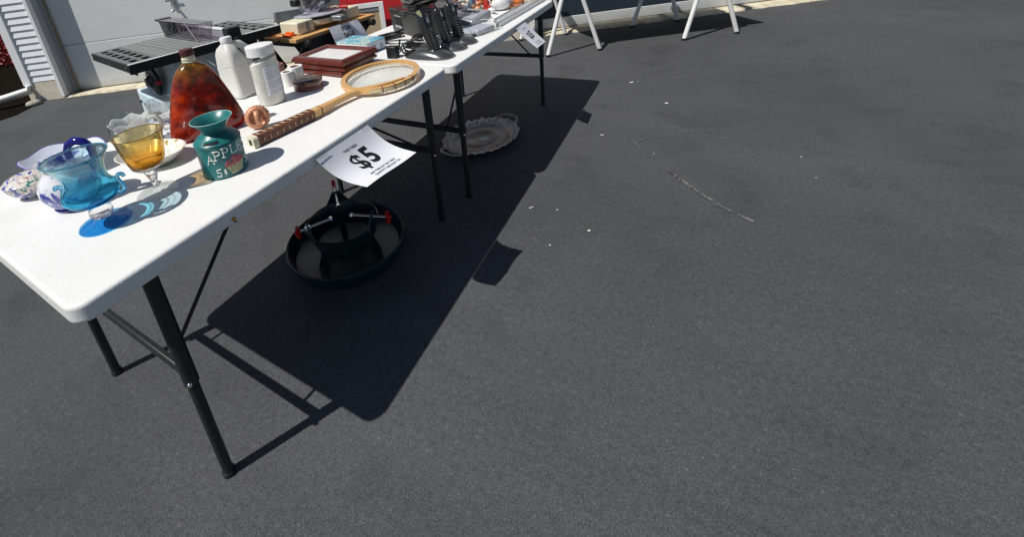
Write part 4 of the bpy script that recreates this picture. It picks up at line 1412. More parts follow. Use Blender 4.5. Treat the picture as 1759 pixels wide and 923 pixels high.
# things lying on the case
t = thing('cable_bundle', 'bundle of dark cables heaped on the battery case', 'cables', (-.365, .486, H+.1222))
b = B()
for k in range(5):
    b.tube(loops(rng.uniform(-.06, .06), rng.uniform(-.05, .05), .006+.004*k, .05, .035, 2.5, k+1, 1.0, .004), .0045, 7)
b.build('cable', M['cord'], t)
t = thing('remote_control', 'black remote with rust and sky blue stickers lying on the battery case', 'remote', (-.330, .556, H+.150), R(60))
b = B(); b.box((0, 0, .014), (.15, .05, .028)); b.build('body', M['charcoal'], t, bevel=.006)
b = B(); b.box((.03, 0, .0287), (.035, .032, .002)); b.build('rust_sticker', M['rust_label'], t)
b = B(); b.box((-.02, -.0255, .014), (.04, .002, .018)); b.build('blue_sticker', M['sky_label'], t)
t = thing('grey_cover', 'flat olive grey cover lying at the back of the battery case', 'cover', (-.495, .586, H+.1222), R(-30))
b = B(); b.box((0, 0, .012), (.16, .09, .024)); b.build('cover', mat('olive_grey', (.16, .17, .15), .5), t, bevel=.006)

# silver gadgets
t = thing('answering_machine', 'grey answering machine with a sloped front panel', 'machine', (-.262, .690, H), R(-20))
b = B(); b.hull([(-.10, -.075, .0006), (.10, -.075, .0006), (.10, .075, .0006), (-.10, .075, .0006)], [(-.10, -.060, .026), (.10, -.060, .026), (.10, .072, .052), (-.10, .072, .052)]); b.build('case', M['grey_plastic'], t, bevel=.006)
b = B(); b.hull([(-.085, -.045, .0296), (.085, -.045, .0296), (.085, .01, .0400), (-.085, .01, .0400)], [(-.085, -.045, .031), (.085, -.045, .031), (.085, .01, .0418), (-.085, .01, .0418)]); b.build('panel', M['silver_plastic'], t)
for k in range(4):
    b = B(); b.box((-.05+k*.03, .035, .0465), (.018, .02, .006)); b.build('key', M['charcoal'], t)
cable('wire_nest', 'nest of thin steel wire and beads on the grey machine', [loops(-.33+.02*k, .70-.012*k, H+.055+.004*k, .038, .028, 3, k+3, 1.5, .004) for k in range(4)], .0018, M['steel'], 'wire nest')
t = thing('clear_case', 'silver gadget inside an open clear plastic case near the edge', 'case', (-.098, .478, H), R(-17))
b = B(); b.box((0, 0, .014), (.086, .115, .022)); b.build('gadget', M['silver_plastic'], t, bevel=.004)
b = B()
b.box((0, 0, .0014), (.108, .150, .0016)); b.box((.053, 0, .012), (.0016, .150, .022)); b.box((0, .0742, .020), (.108, .0016, .038)); b.box((-.053, 0, .012), (.0016, .150, .022))
b.build('tray', M['clear_glass'], t)
b = B(); b.tube([(.053, -.075, .0235), (.053, .075, .0395), (-.053, .075, .0395)], .0012, 6); b.build('tray_edge', M['sticker'], t)
# metal rails along the edge
def rail(x0, y0, x1, y1, w, label):
    L = math.hypot(x1-x0, y1-y0)
    t = thing('metal_rail', label, 'metal rail', ((x0+x1)/2, (y0+y1)/2, H), math.atan2(y1-y0, x1-x0), 'long metal rails along the table edge')
    b = B(); b.box((0, 0, .003), (L, w, .004)); b.build('web', M['galv'], t)
    for s in (-1, 1):
        b = B(); b.box((0, s*(w/2), .0095), (L, .0022, .018)); b.build('flange', M['white_paint'], t)
    return t
rail(-.047, .57, -.030, 1.20, .020, 'long metal rail nearest the rim of the back table')
rail(-.094, .66, -.088, 1.22, .022, 'second long metal rail, lying just inside the first')

# ornaments at the far end of the back table
def orn(kind, x, y, m1, m2, label, s=1.0, rz=0.0, group='small ornaments heaped on the back table'):
    t = thing('ornament', label, 'ornament', (x, y, H), rz, group)
    b = B(); c = B()
    if kind == 'bird':
        b.ball((0, 0, .026*s), (.036*s, .022*s, .024*s), 14)
        b.tube([(-.025*s, 0, .03*s), (-.05*s, 0, .040*s), (-.07*s, 0, .044*s)], [.012*s, .009*s, .004*s], 8)
        b.build('body', m1, t)
        c.ball((.032*s, 0, .050*s), .015*s, 12); c.cyl((.044*s, 0, .050*s), (.058*s, 0, .047*s), .005*s, .001, 8); c.build('head', m2, t)
    elif kind == 'figure':
        b.lathe([(0, .0005), (.026*s, .0005), (.028*s, .006*s), (.022*s, .03*s), (.014*s, .055*s), (.010*s, .062*s), (0, .063*s)], 20)
        b.tube([(0, -.014*s, .05*s), (.008*s, -.026*s, .036*s), (.02*s, -.022*s, .026*s)], .006*s, 8)
        b.tube([(0, .014*s, .05*s), (.008*s, .026*s, .036*s), (.02*s, .022*s, .026*s)], .006*s, 8)
        b.build('robe', m1, t)
        c.ball((0, 0, .074*s), .0135*s, 12); c.lathe([(.0145*s, .078*s), (.008*s, .090*s), (0, .096*s)], 14); c.build('head', m2, t)
    elif kind == 'bauble':
        b.ball((0, 0, .026*s), .026*s, 18); b.build('ball', m1, t)
        c.cyl((0, 0, .051*s), (0, 0, .060*s), .008*s, seg=12); c.tube([(.006*s*math.cos(a), 0, .064*s+.006*s*math.sin(a)) for a in [2*PI*i/12 for i in range(12)]], .001*s, 5, True); c.build('cap', m2, t)
    elif kind == 'star':
        pts = [((.034 if i % 2 else .014)*s*math.cos(PI*i/5), (.034 if i % 2 else .014)*s*math.sin(PI*i/5)) for i in range(10)]
        b.hull([(p[0], p[1], .001) for p in pts], [(p[0]*.6, p[1]*.6, .012*s) for p in pts]); b.build('star', m1, t)
        c.ball((0, 0, .014*s), .008*s, 10); c.build('bead', m2, t)
    elif kind == 'cone':
        b.lathe([(0, .0005), (.030*s, .0005), (.012*s, .022*s), (.024*s, .022*s), (.009*s, .044*s), (.018*s, .044*s), (0, .075*s)], 18); b.build('tree', m1, t)
        c.ball((0, 0, .077*s), .006*s, 8); c.build('tip', m2, t)
    elif kind == 'ring':
        b.tube([(.030*s*math.cos(a), .030*s*math.sin(a), .010*s) for a in [2*PI*i/24 for i in range(24)]], .009*s, 10, True); b.build('wreath', m1, t)
        c.ball((.03*s, 0, .020*s), .009*s, 8); c.ball((.03*s, .012*s, .018*s), .008*s, 8); c.ball((.03*s, -.012*s, .018*s), .008*s, 8); c.build('bow', m2, t)
    return t
egg = thing('glass_bulb', 'big glossy white bulb shaped ornament among the small coloured ones', 'ornament', (-.185, .955, H), R(50))
b = B(); b.ball((0, 0, .038), (.056, .038, .037), 22); b.build('bulb', M['toy_white'], egg)
b = B(); b.cyl((.052, 0, .034), (.072, 0, .030), .012, .010, 14); b.build('neck', M['galv'], egg)
for a in [('figure', -.430, 1.10, 'toy_red', 'toy_orange', 'red robed figurine with an orange head, farthest back left', 1.0),
          ('bird', -.330, .935, 'toy_brown', 'toy_orange', 'brown bird ornament with an orange head by the wire nest', .9),
          ('figure', -.300, 1.02, 'toy_red', 'toy_cream', 'red robed figurine with a cream head beside the brown bird', .8),
          ('bauble', -.120, 1.06, 'toy_orange', 'toy_cream', 'orange bauble right behind the white bulb', 1.1),
          ('bauble', -.165, 1.13, 'toy_skin', 'toy_red', 'peach bauble with a red cap at the far end', 1.0),
          ('cone', -.265, .880, 'toy_green', 'toy_red', 'tiny green tree ornament with a red tip', .55),
          ('star', -.300, .850, 'toy_cream', 'toy_brown', 'cream star ornament lying beside the tiny green tree', .9),
          ('star', -.215, .800, 'toy_white', 'toy_cream', 'white star ornament lying nearest to the clear case', 1.0),
          ('star', -.180, .760, 'clear', 'toy_white', 'glassy star ornament in front of the white star', .9),
          ('bird', -.205, .865, 'toy_white', 'toy_red', 'white bird ornament with a red head', .7),
          ('ring', -.255, .955, 'toy_red', 'toy_green', 'red ring ornament with a green bow', .9),
          ('figure', -.385, 1.00, 'toy_blue', 'toy_skin', 'slate blue figurine with a peach head', 1.0),
          ('bauble', -.360, .900, 'toy_blue', 'toy_white', 'slate blue bauble beside the wire nest', .9),
          ('bauble', -.235, 1.09, 'toy_red', 'toy_white', 'red bauble with a white cap behind the bulb', 1.0),
          ('figure', -.240, 1.17, 'toy_orange', 'toy_skin', 'orange figurine with a peach head at the far end', .9),
          ('figure', -.340, 1.15, 'toy_white', 'toy_red', 'white figurine with a red head at the far end', .9),
          ('ring', -.110, .985, 'toy_brown', 'toy_orange', 'brown ring ornament with an orange bow beside the white bulb', .8),
          ('bauble', -.090, 1.14, 'toy_cream', 'galv', 'cream bauble near the far end of the rails', .8),
          ('cone', -.420, .93, 'toy_orange', 'toy_white', 'orange tree ornament with a white tip', .8),
          ('bird', -.465, 1.03, 'toy_cream', 'toy_brown', 'cream bird ornament with a brown head at the back edge', 1.0),
          ('bauble', -.415, 1.19, 'toy_red', 'galv', 'red bauble with a grey cap at the far back corner', 1.2),
          ('figure', -.290, 1.13, 'toy_brown', 'toy_cream', 'brown robed figurine with a cream head at the far end', 1.1),
          ('ring', -.345, .960, 'toy_green', 'toy_red', 'green ring ornament with a red bow beside the slate blue figurine', 1.0),
          ('star', -.255, .835, 'toy_red', 'toy_cream', 'red star ornament lying between the white bird and the cream star', .9),
          ('bauble', -.300, .905, 'toy_skin', 'toy_orange', 'small peach bauble with an orange cap behind the tiny tree', .7),
          ('bird', -.165, 1.05, 'toy_orange', 'toy_cream', 'orange bird ornament with a cream head behind the white bulb', .8),
          ('cone', -.195, 1.18, 'toy_cream', 'toy_red', 'cream tree ornament with a red tip at the far end', 1.0),
          ('star', -.145, .715, 'toy_white', 'galv', 'white star ornament with a grey bead beside the rails', .8),
          ('ring', -.205, .700, 'toy_white', 'toy_orange', 'white ring ornament with an orange bow near the clear case', .7)]:
    m1 = M['clear_glass'] if a[3] == 'clear' else M[a[3]]
    orn(a[0], a[1], a[2], m1, M[a[4]], a[5], a[6], rng.uniform(0, 6))

# ------------------------------------------------------------------ under the tables
t = thing('tree_stand', 'dark green metal tree stand with three red handled screws under the table', 'tree stand', (-.285, -.385, 0))
b = B(); b.lathe([(0, .004), (.17, .004), (.19, .012), (.205, .040), (.208, .062), (.213, .066), (.217, .062), (.214, .038), (.198, .006), (.18, .001), (0, .0008)], 72); b.build('basin', M['stand_green'], t)
b = B(); b.lathe([(.100, .052), (.104, .052), (.118, .090), (.127, .125), (.130, .133), (.126, .136), (.121, .126), (.112, .090), (.100, .056)], 64); ring = b.build('collar', M['stand_green'], t)
for k in range(3):
    a = R(140+120*k)
    b = B()
    b.hull([(.095*math.cos(a-.12), .095*math.sin(a-.12), .004), (.125*math.cos(a-.10), .125*math.sin(a-.10), .004), (.125*math.cos(a+.10), .125*math.sin(a+.10), .004), (.095*math.cos(a+.12), .095*math.sin(a+.12), .004)],
           [(.100*math.cos(a-.10), .100*math.sin(a-.10), .056), (.106*math.cos(a-.10), .106*math.sin(a-.10), .056), (.106*math.cos(a+.10), .106*math.sin(a+.10), .056), (.100*math.cos(a+.10), .100*math.sin(a+.10), .056)])
    b.build('support', M['stand_green'], t)
for (ox, oy), (ix, iy) in (((-.431, -.261), (-.316, -.362)), ((-.344, -.535), (-.290, -.426)), ((-.103, -.345), (-.239, -.383))):
    a = math.atan2(oy+.385, ox+.285)
    d = Vector((math.cos(a), math.sin(a), 0))
    s = Vector((-d.y, d.x, 0))
    b = B()
    P = d*.127+Vector((0, 0, .150))
    b.hull([P+s*.045-Vector((0, 0, .022))-d*.003, P-s*.045-Vector((0, 0, .022))-d*.003, P-s*.045-Vector((0, 0, .022))+d*.003, P+s*.045-Vector((0, 0, .022))+d*.003],
           [P+s*.014+Vector((0, 0, .030))-d*.003, P-s*.014+Vector((0, 0, .030))-d*.003, P-s*.014+Vector((0, 0, .030))+d*.003, P+s*.014+Vector((0, 0, .030))+d*.003])
    lug = b.build('lug', M['stand_green'], t, bevel=.001)
    o_ = Vector((ox+.285, oy+.385, .170)); i_ = Vector((ix+.285, iy+.385, .166))
    b = B(); b.cyl(i_, o_, .0042, seg=10); b.cyl(i_, i_+(o_-i_)*.07, .0085, seg=6); b.cyl(P+Vector((0, 0, .017))-d*.008, P+Vector((0, 0, .017))+d*.008, .009, seg=6); sc = b.build('screw', M['chrome'], t)
    b = B(); e = (o_-i_).normalized(); w = Vector((0, 0, 1))
    b.tube([o_-w*.022, o_+w*.022], .0075, 12); b.cyl(o_-e*.004, o_+e*.012, .007, seg=12); b.build('red_handle', M['red_plastic'], sc, bevel=.001)

t = thing('serving_tray', 'tarnished oval silver tray with scalloped rim and two loop handles', 'tray', (-.190, .588, 0), math.atan2(.518, .142))
sc_ = lambda r, z, a: (r*(1+(.045*abs(math.cos(8*a))+.014*math.cos(32*a))*max(0, (r-.8))/.2), z+(.0045*math.cos(32*a)+.003*abs(math.cos(8*a)))*max(0, min(1, (r-.8)/.1)))
b = B()
b.lathe([(0, .006), (.40, .006), (.405, .0068), (.41, .006), (.76, .006), (.765, .0072), (.775, .0066)], 120, sx=.222, sy=.172); b.build('plate', M['tarnish'], t, ang=60)
b = B()
b.lathe([(.775, .0060), (.80, .0068), (.83, .013), (.87, .020), (.91, .0235), (.95, .023), (.985, .026), (1.0, .0255), (1.0, .022), (.93, .018), (.83, .003), (.775, .002)], 256, sx=.222, sy=.172, mod=sc_, close=True); b.build('scalloped_rim', M['tarnish_rim'], t, ang=50)
for s in (-1, 1):
    b = B(); b.tube([(s*.215, -.058, .024), (s*.240, -.056, .030), (s*.262, -.040, .034), (s*.268, 0, .036), (s*.262, .040, .034), (s*.240, .056, .030), (s*.215, .058, .024)], [.008, .007, .006, .007, .006, .007, .008], 10); b.build('handle', M['tarnish'], t)
b = B(); b.box((0, 0, .0004), (.045, .036, .0008)); tg = b.build('price_tag', M['mint']); tg.location = (-.175, .583, .0066); tg.rotation_euler = (0, 0, R(65))
tag(tg, 'small pale green price tag stuck on the silver tray', 'price tag')
text('lettering', '$2', .017, M['grey_ink'], tg, lambda x, y: (-x, -y, .0012), .0002, cuts=0)

# ------------------------------------------------------------------ table saw
t = thing('table_saw', 'portable table saw with slotted black wings and pale blue base', 'table saw', (-2.08, 0.22, 0), math.atan2(.148, -.0) * 0 + R(-9.5))
# local: x across (feed direction), y along the fence rail
def hole_plate(b, x0, x1, y0, y1, z, th, rows):
    b.box(((x0+x1)/2, (y0+y1)/2, z-th/2), (x1-x0, y1-y0, th))
TX0, TX1 = -.37, .37
b = B(); b.box((0, .02, .594), (TX1-TX0, .40, .018)); b.build('centre_table', M['saw_top'], t, bevel=.002)
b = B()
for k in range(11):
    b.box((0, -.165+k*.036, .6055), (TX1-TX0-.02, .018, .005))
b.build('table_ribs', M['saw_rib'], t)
def plate(b, xs, ys, holes, z, th):
    """flat plate on a grid of lines, open where holes says so"""
    bm = b.bm
    vt = {}
    def V(i, j, k):
        if (i, j, k) not in vt:
            vt[(i, j, k)] = bm.verts.new((xs[i], ys[j], z-k*th))
        return vt[(i, j, k)]
    nx, ny = len(xs)-1, len(ys)-1
    solid = lambda i, j: 0 <= i < nx and 0 <= j < ny and (i, j) not in holes
    for i in range(nx):
        for j in range(ny):
            if not solid(i, j):
                continue
            b.face([V(i, j, 0), V(i+1, j, 0), V(i+1, j+1, 0), V(i, j+1, 0)])
            b.face([V(i, j, 1), V(i, j+1, 1), V(i+1, j+1, 1), V(i+1, j, 1)])
            for (p, q_), (di, dj) in ((((i, j), (i+1, j)), (0, -1)), (((i+1, j), (i+1, j+1)), (1, 0)), (((i+1, j+1), (i, j+1)), (0, 1)), (((i, j+1), (i, j)), (-1, 0))):
                if not solid(i+di, j+dj):
                    b.face([V(*p, 0), V(*p, 1), V(*q_, 1), V(*q_, 0)])
for s, y0, y1 in ((-1, -.43, -.186), (1, .226, .47)):
    xs = [TX0]
    for i in range(6):
        xs += [TX0+.045+i*.112, TX0+.045+i*.112+.078]
    xs.append(TX1)
    e0 = y0 if s < 0 else y1
    yy = [e0, e0-s*.030, e0-s*.072, e0-s*.092, e0-s*.138, y1 if s < 0 else y0]
    if s > 0:
        yy = yy[::-1]
    jh = (1, 3)
    holes = {(i, j) for i in range(1, 13, 2) for j in jh}
    b = B(); plate(b, xs, yy, holes, .603, .018)
    w = b.build('wing', M['saw_top'], t, flat=True)
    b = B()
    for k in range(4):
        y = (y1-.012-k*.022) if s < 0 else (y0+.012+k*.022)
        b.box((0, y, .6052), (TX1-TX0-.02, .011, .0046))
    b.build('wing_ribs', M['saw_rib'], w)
    b = B(); b.box((0, (y0+y1)/2, .560), (TX1-TX0-.03, y1-y0-.03, .006)); b.build('under_pan', M['saw_black'], w)
    b = B(); b.box((0, y0-.005 if s < 0 else y1+.005, .583), (TX1-TX0, .010, .045)); er = b.build('end_rail', M['saw_black'], w, bevel=.002)
    for x in (-.34, -.10, .02, .34):
        b = B(); b.cyl((x, y0-.010 if s < 0 else y1+.010, .583), (x, y0-.013 if s < 0 else y1+.013, .583), .007, seg=10); b.build('rail_bolt', M['steel'], er)
b = B(); b.box((TX1+.012, .02, .578), (.022, .92, .052)); fr = b.build('front_rail', M['saw_black'], t, bevel=.003)
b = B(); b.box((TX1+.013, .02, .6060), (.021, .915, .0036)); b.build('scale_strip', M['white_paint'], fr)
b = B(); b.box((TX0-.012, .02, .582), (.022, .90, .040)); b.build('rear_rail', M['saw_black'], t, bevel=.003)
b = B(); b.box((0.01, .145, .632), (.76, .045, .052)); fe = b.build('rip_fence', mat('fence_aluminium', (.80, .82, .83), .4, .1, .04, 20), t, bevel=.003)
b = B(); b.box((TX1+.03, .145, .625), (.07, .085, .095)); b.box((TX1+.075, .145, .575), (.02, .03, .08)); b.build('fence_head', M['saw_black'], fe, bevel=.006)
b = B()
for k in range(5):
    b.tube([(TX1-.01-k*.022, -.40, .575), (TX1-.01-k*.022, -.405, .535)], .004, 6)
b.build('hook_prongs', M['saw_black'], t)
# blade, guard
b = B()
pts = []
for i in range(96):
    a = 2*PI*i/96
    r_ = .125 if i % 4 else .134
    pts.append((r_*math.cos(a)-.02, r_*math.sin(a)+.535))
b.hull([(x, .034, z) for x, z in pts], [(x, .037, z) for x, z in pts]); b.build('saw_blade', M['steel'], t, flat=True)
b = B()
L = [(-.30, .606), (.24, .606), (.33, .722), (-.35, .722)]
for y in (-.005, .075):
    b.hull([(x, y, z) for x, z in L], [(x, y+.0025, z) for x, z in L])
b.hull([(-.35, -.005, .722), (.33, -.005, .722), (.33, .0775, .722), (-.35, .0775, .722)], [(-.35, -.005, .7245), (.33, -.005, .7245), (.33, .0775, .7245), (-.35, .0775, .7245)])
gu = b.build('blade_guard', M['smoke_guard'], t, flat=True)
b = B(); b.hull([(-.31, .0, .607), (-.25, .0, .607), (-.25, .07, .607), (-.31, .07, .607)], [(-.36, .0, .720), (-.27, .0, .720), (-.27, .07, .720), (-.36, .07, .720)]); b.box((-.37, .035, .722), (.06, .09, .014)); b.build('riving_bracket', M['charcoal'], gu)
b = B()
for q0, q1 in (((-.30, .606), (-.35, .722)), ((.24, .606), (.33, .722)), ((.24, .606), (.10, .722)), ((-.35, .723), (.33, .723))):
    for y in (-.005, .0775):
        b.cyl((q0[0], y, q0[1]), (q1[0], y, q1[1]), .002, seg=6)
b.build('guard_edges', mat('guard_edge', (.36, .33, .38), .2), gu)
# base
b = B(); b.hull([(-.30, -.22, .30), (.27, -.22, .30), (.27, .30, .30), (-.30, .30, .30)], [(-.24, -.17, .572), (.25, -.17, .572), (.25, .28, .572), (-.24, .28, .572)]); b.build('housing', M['pale_blue_metal'], t, bevel=.008)
b = B(); b.box((-.04, .04, .16), (.72, .60, .27)); lw = b.build('stand_cabinet', M['pale_blue_metal'], t, bevel=.008)
b = B(); b.box((-.05, -.264, .20), (.62, .008, .16)); dr = b.build('cabinet_door', mat('light_blue_door', (.62, .78, .84), .4), lw, bevel=.002)
b = B(); b.box((.02, -.242, .290), (.40, .022, .008)); b.build('door_slot', M['saw_black'], lw)
b = B(); b.ball((-.33, -.272, .22), .010, 10); b.build('door_knob', M['saw_black'], dr)
b = B()
for v in (0,):
    b.lathe([(0, 0), (.084, 0), (.098, .008), (.098, .020), (.084, .030), (.045, .034), (.030, .050), (0, .052)], 40)
qy = Matrix.Rotation(R(90), 3, 'X')
for v in b.bm.verts:
    v.co = qy @ v.co+Vector((.01, -.232, .405))
hw = b.build('hand_wheel', M['gloss_black'], t)
b = B(); b.cyl((.01, -.283, .405), (.01, -.290, .405), .030, seg=24); b.build('wheel_hub', M['charcoal'], hw)
b = B(); b.hull([(.098, -.262, .395), (.150, -.262, .405), (.150, -.242, .405), (.098, -.242, .395)], [(.092, -.262, .418), (.155, -.262, .424), (.155, -.242, .424), (.092, -.242, .418)]); b.build('lock_lever', M['red_plastic'], hw)
b = B(); b.box((-.28, -.24, .46), (.14, .02, .02)); b.build('side_bar', M['pale_blue_metal'], t)
for x in (.20, -.20):
    b = B(); b.tube([(x, .42, .57), (x*1.2, .46, .30), (x*1.35, .52, .012)], .016, 10); b.build('outfeed_leg', M['saw_black'], t)
b = B(); b.hull([(.04, .29, .30), (.24, .29, .30), (.24, .36, .34), (.04, .36, .34)], [(.04, .29, .565), (.24, .29, .565), (.24, .38, .545), (.04, .38, .545)]); b.build('motor_cover', M['saw_black'], t, bevel=.01)

# ------------------------------------------------------------------ folding workbench
t = thing('workbench', 'folding workbench with two wooden jaws, orange dogs and black steel legs', 'workbench', (-1.73, 1.00, 0), R(-4))
b = B(); b.box((.155, .06, .487), (.17, .80, .024)); b.build('jaw', M['plywood'], t, bevel=.002)
b = B(); b.box((-.095, .06, .487), (.20, .80, .024)); b.build('jaw', M['plywood'], t, bevel=.002)
for x, y in ((.085, -.275), (-.125, -.275)):
    b = B(); b.box((x, y, .508), (.075, .050, .016)); b.box((x, y+.016, .522), (.075, .018, .014)); b.build('bench_dog', M['orange'], t, bevel=.003)
for y in (-.26, .38):
    b = B()
    b.box((.02, y, .452), (.50, .05, .042)); b.tube([(-.27, y, .452), (.29, y, .452)], .026, 12)
    b.build('jaw_beam', M['saw_black'], t)
    b = B()
    b.tube([(.23, y, .44), (-.02, y+.01, .20), (.20, y, .012)], .018, 10)
    b.tube([(-.22, y, .44), (.02, y-.01, .20), (-.24, y, .012)], .018, 10)
    b.build('leg', M['saw_black'], t)
b = B(); b.tube([(.20, -.26, .05), (.20, .38, .05)], .014, 8); b.tube([(-.24, -.26, .05), (-.24, .38, .05)], .014, 8); b.build('stretcher', M['saw_black'], t)
b = B(); b.hull([(.06, -.20, .36), (.24, -.20, .36), (.24, .32, .36), (.06, .32, .36)], [(.06, -.26, .474), (.24, -.26, .474), (.24, .38, .474), (.06, .38, .474)]); b.build('apron', M['saw_black'], t)

# mitre saw
t = thing('mitre_saw', 'cream and silver mitre saw standing on the workbench', 'mitre saw', (-1.72, 1.06, .4995), R(-4))
b = B()
b.box((.02, -.225, .045), (.26, .15, .088)); b.box((.02, .235, .045), (.26, .17, .088))
b.hull([(-.10, -.16, .001), (.08, -.16, .001), (.08, .16, .001), (-.10, .16, .001)], [(-.10, -.16, .070), (.08, -.16, .070), (.08, .16, .070), (-.10, .16, .070)])
bs = b.build('base', M['cream'], t, bevel=.012, seg=3)
for y in (-.21, .17):
    b = B(); b.box((.1505, y, .045), (.003, .030, .068)); b.build('grip_recess', M['galv'], bs)
b = B()
for y in (-.29, -.255):
    b.cyl((.150, y, .055), (.1525, y, .055), .0045, seg=10)
b.build('bolt', M['toy_brown'], bs)
b = B(); b.lathe([(0, .0905), (.180, .0905), (.186, .093), (.186, .099), (.180, .102), (0, .103)], 56, c=(.03, 0, 0)); tt = b.build('turntable', M['silver_plastic'], t)
b = B(); b.lathe([(0, .030), (.160, .030), (.176, .045), (.178, .072), (0, .072)], 56, c=(.03, 0, 0)); b.build('turntable_skirt', M['cream'], tt)
b = B(); b.lathe([(0, .0724), (.172, .0724), (.172, .090), (0, .090)], 56, c=(.03, 0, 0)); b.build('turntable_gap', M['saw_black'], tt)
b = B(); b.hull([(.10, -.05, .040), (.30, -.028, .040), (.30, .028, .040), (.10, .05, .040)], [(.10, -.05, .085), (.30, -.028, .078), (.30, .028, .078), (.10, .05, .085)]); b.build('mitre_arm', M['galv'], t, bevel=.006)
b = B(); b.hull([(-.075, -.32, .0895), (-.045, -.32, .0895), (-.045, -.05, .0895), (-.075, -.05, .0895)], [(-.075, -.31, .165), (-.055, -.31, .165), (-.055, -.09, .145), (-.075, -.09, .145)]); b.build('fence', M['galv'], t, bevel=.003)
b = B(); b.hull([(-.075, .06, .0995), (-.045, .06, .0995), (-.045, .32, .0995), (-.075, .32, .0995)], [(-.075, .10, .155), (-.055, .10, .155), (-.055, .31, .170), (-.075, .31, .170)]); b.build('fence', M['galv'], t, bevel=.003)
def rotlathe(prof, c, axis, seg=40):
    b = B(); b.lathe(prof, seg)
    q_ = Vector(axis).to_track_quat('Z', 'Y').to_matrix()
    for v in b.bm.verts:
        v.co = q_ @ v.co+Vector(c)
    return b
rotlathe([(0, -.004), (.118, -.004), (.126, 0), (.126, .040), (.118, .046), (0, .046)], (-.01, -.02, .215), (0, 1, 0)).build('upper_guard', M['chrome'], t)
rotlathe([(0, -.030), (.105, -.030), (.105, -.012), (0, -.012)], (.02, -.02, .195), (0, 1, 0)).build('lower_guard', M['smoke_guard'], t)
rotlathe([(0, 0), (.050, 0), (.056, .012), (.056, .095), (.044, .115), (0, .117)], (.0, .045, .205), (0.15, 1, -.12)).build('motor', mat('grey_green_housing', (.16, .20, .20), .4), t)
b = B(); b.tube([(.06, .0, .30), (.14, .0, .325), (.21, .0, .31), (.235, .0, .275)], [.022, .02, .019, .017], 12); b.build('trigger_handle', M['saw_black'], t)
b = B(); b.tube([(-.14, 0, .07), (-.15, 0, .16), (-.10, 0, .25)], .026, 12); b.build('pivot_arm', M['galv'], t)
b = B(); b.box((.0, -.16, .20), (.07, .05, .05)); b.build('dust_port', M['saw_black'], t, bevel=.01)
b = B(); b.cyl((.10, .16, .105), (.16, .19, .098), .012, seg=10); b.build('lock_knob', M['red_plastic'], t)

# for sale sheet hanging off the bench
paper_sheet('sale_sign', 'for sale sheet hanging from the front of the workbench', (-1.47, .918, .515), (-1.445, 1.21, .508), (-1.375, 1.255, .285), (-1.395, .900, .305), lambda u, v: .012*math.sin(PI*v)-.01*v*v*math.cos(PI*u),
            [('FOR', .046, .17, .50, .0014), ('SALE', .046, .385, .50, .0014)])

# red panel and framed picture leaning behind the back table
def wall_pt(a, d):
    return (WC.x+.835*a+.55*d, WC.y+.55*a-.835*d, 0)
t = thing('red_panel', 'tall red board with a cream edge strip leaning on the garage', 'board', wall_pt(-.15, .17), WA)
ln = lambda x, y, z: (x, y+.10*z, z)
b = B(); b.hull([ln(-.512, 0, .001), ln(.50, 0, .001), ln(.50, .018, .001), ln(-.512, .018, .001)], [ln(-.512, 0, 1.25), ln(.50, 0, 1.25), ln(.50, .018, 1.25), ln(-.512, .018, 1.25)]); b.build('panel', M['red_paint'], t)
b = B(); b.hull([ln(-.585, -.002, .001), ln(-.514, -.002, .001), ln(-.514, .018, .001), ln(-.585, .018, .001)], [ln(-.585, -.002, 1.25), ln(-.514, -.002, 1.25), ln(-.514, .018, 1.25), ln(-.585, .018, 1.25)]); b.build('edge_strip', M['ivory'], t)
t = thing('framed_picture', 'white framed tan picture leaning on the red board', 'framed picture', wall_pt(-.33, .28), WA)
ln = lambda x, y, z: (x, y+.12*z, z)
def bar(b, x0, x1, z0, z1, th=.022, y=0):
    b.hull([ln(x0, y, z0), ln(x1, y, z0), ln(x1, th, z0), ln(x0, th, z0)], [ln(x0, y, z1), ln(x1, y, z1), ln(x1, th, z1), ln(x0, th, z1)])
X0, X1, Z0, Z1 = -.26, .235, .005, .545
b = B()
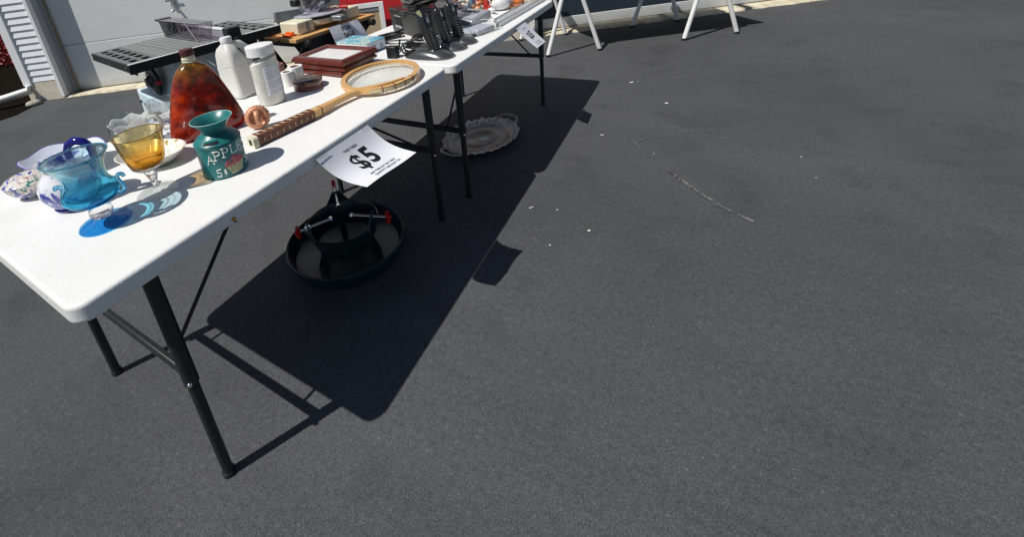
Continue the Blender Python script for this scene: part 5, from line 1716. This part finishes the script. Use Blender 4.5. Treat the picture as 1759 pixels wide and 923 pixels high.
bar(b, X0, X0+.040, Z0, Z1); bar(b, X1-.040, X1, Z0, Z1); bar(b, X0+.040, X1-.040, Z0, Z0+.040); bar(b, X0+.040, X1-.040, Z1-.040, Z1)
b.build('frame', M['white_paint'], t, bevel=.002)
b = B(); bar(b, X0+.038, X1-.038, Z0+.038, Z1-.038, .021, .012); b.build('picture', M['tan'], t)
b = B(); bar(b, X0+.041, X1-.041, Z1-.075, Z1-.042, .0115, .006); b.build('inner_slip', M['galv'], t)

# ------------------------------------------------------------------ trestle table by the far door
def sawhorse(c, along, across, label, apex=.62):
    """two A frames joined by a top beam"""
    al, ac = Vector(along).normalized(), Vector(across).normalized()
    t = thing('sawhorse', label, 'sawhorse', c, 0, 'white sawhorses carrying the board')
    for s in (-1, 1):
        for q_ in (-1, 1):
            foot = ac*(s*.30)+al*(q_*.205)
            top = ac*(s*.27)+al*(q_*.025)+Vector((0, 0, apex))
            b = B(); b.tube([foot+Vector((0, 0, .012)), top], .0165, 14); lg = b.build('leg', M['white_paint'], t)
            b = B(); b.cyl(foot, foot+Vector((0, 0, .02)), .018, seg=14); b.build('foot_cap', M['dark_steel'], lg)
    b = B(); b.box((0, 0, apex-.005), (.70, .07, .035), Matrix((ac, al, Vector((0, 0, 1)))).transposed()); b.build('top_beam', M['white_paint'], t, bevel=.004)
    return t
wal, wac = (.835, .55, 0), (-.55, .835, 0)
sawhorse((-.299, 2.404, 0), wal, (-.378, .448, 0), 'white sawhorse nearest the tables, under the board')
sawhorse((.580, 2.953, 0), wal, (-.404, .393, 0), 'white sawhorse at the right end, under the board')
t = thing('trestle_board', 'long board laid across the white sawhorses', 'board', (.25, 2.73, .6335), WA)
b = B(); b.box((0, 0, .012), (1.30, .62, .022)); b.build('board', M['plywood'], t, bevel=.002)

# ------------------------------------------------------------------ sun caustics through the thick glass
sun.cycles.is_caustics_light = True
for o in bpy.data.objects:
    if o.type == 'MESH' and o.data.materials and o.data.materials[0] and o.data.materials[0].name.startswith('caustic_'):
        o.cycles.is_caustics_caster = True
    if o.name.startswith('tabletop'):
        o.cycles.is_caustics_receiver = True
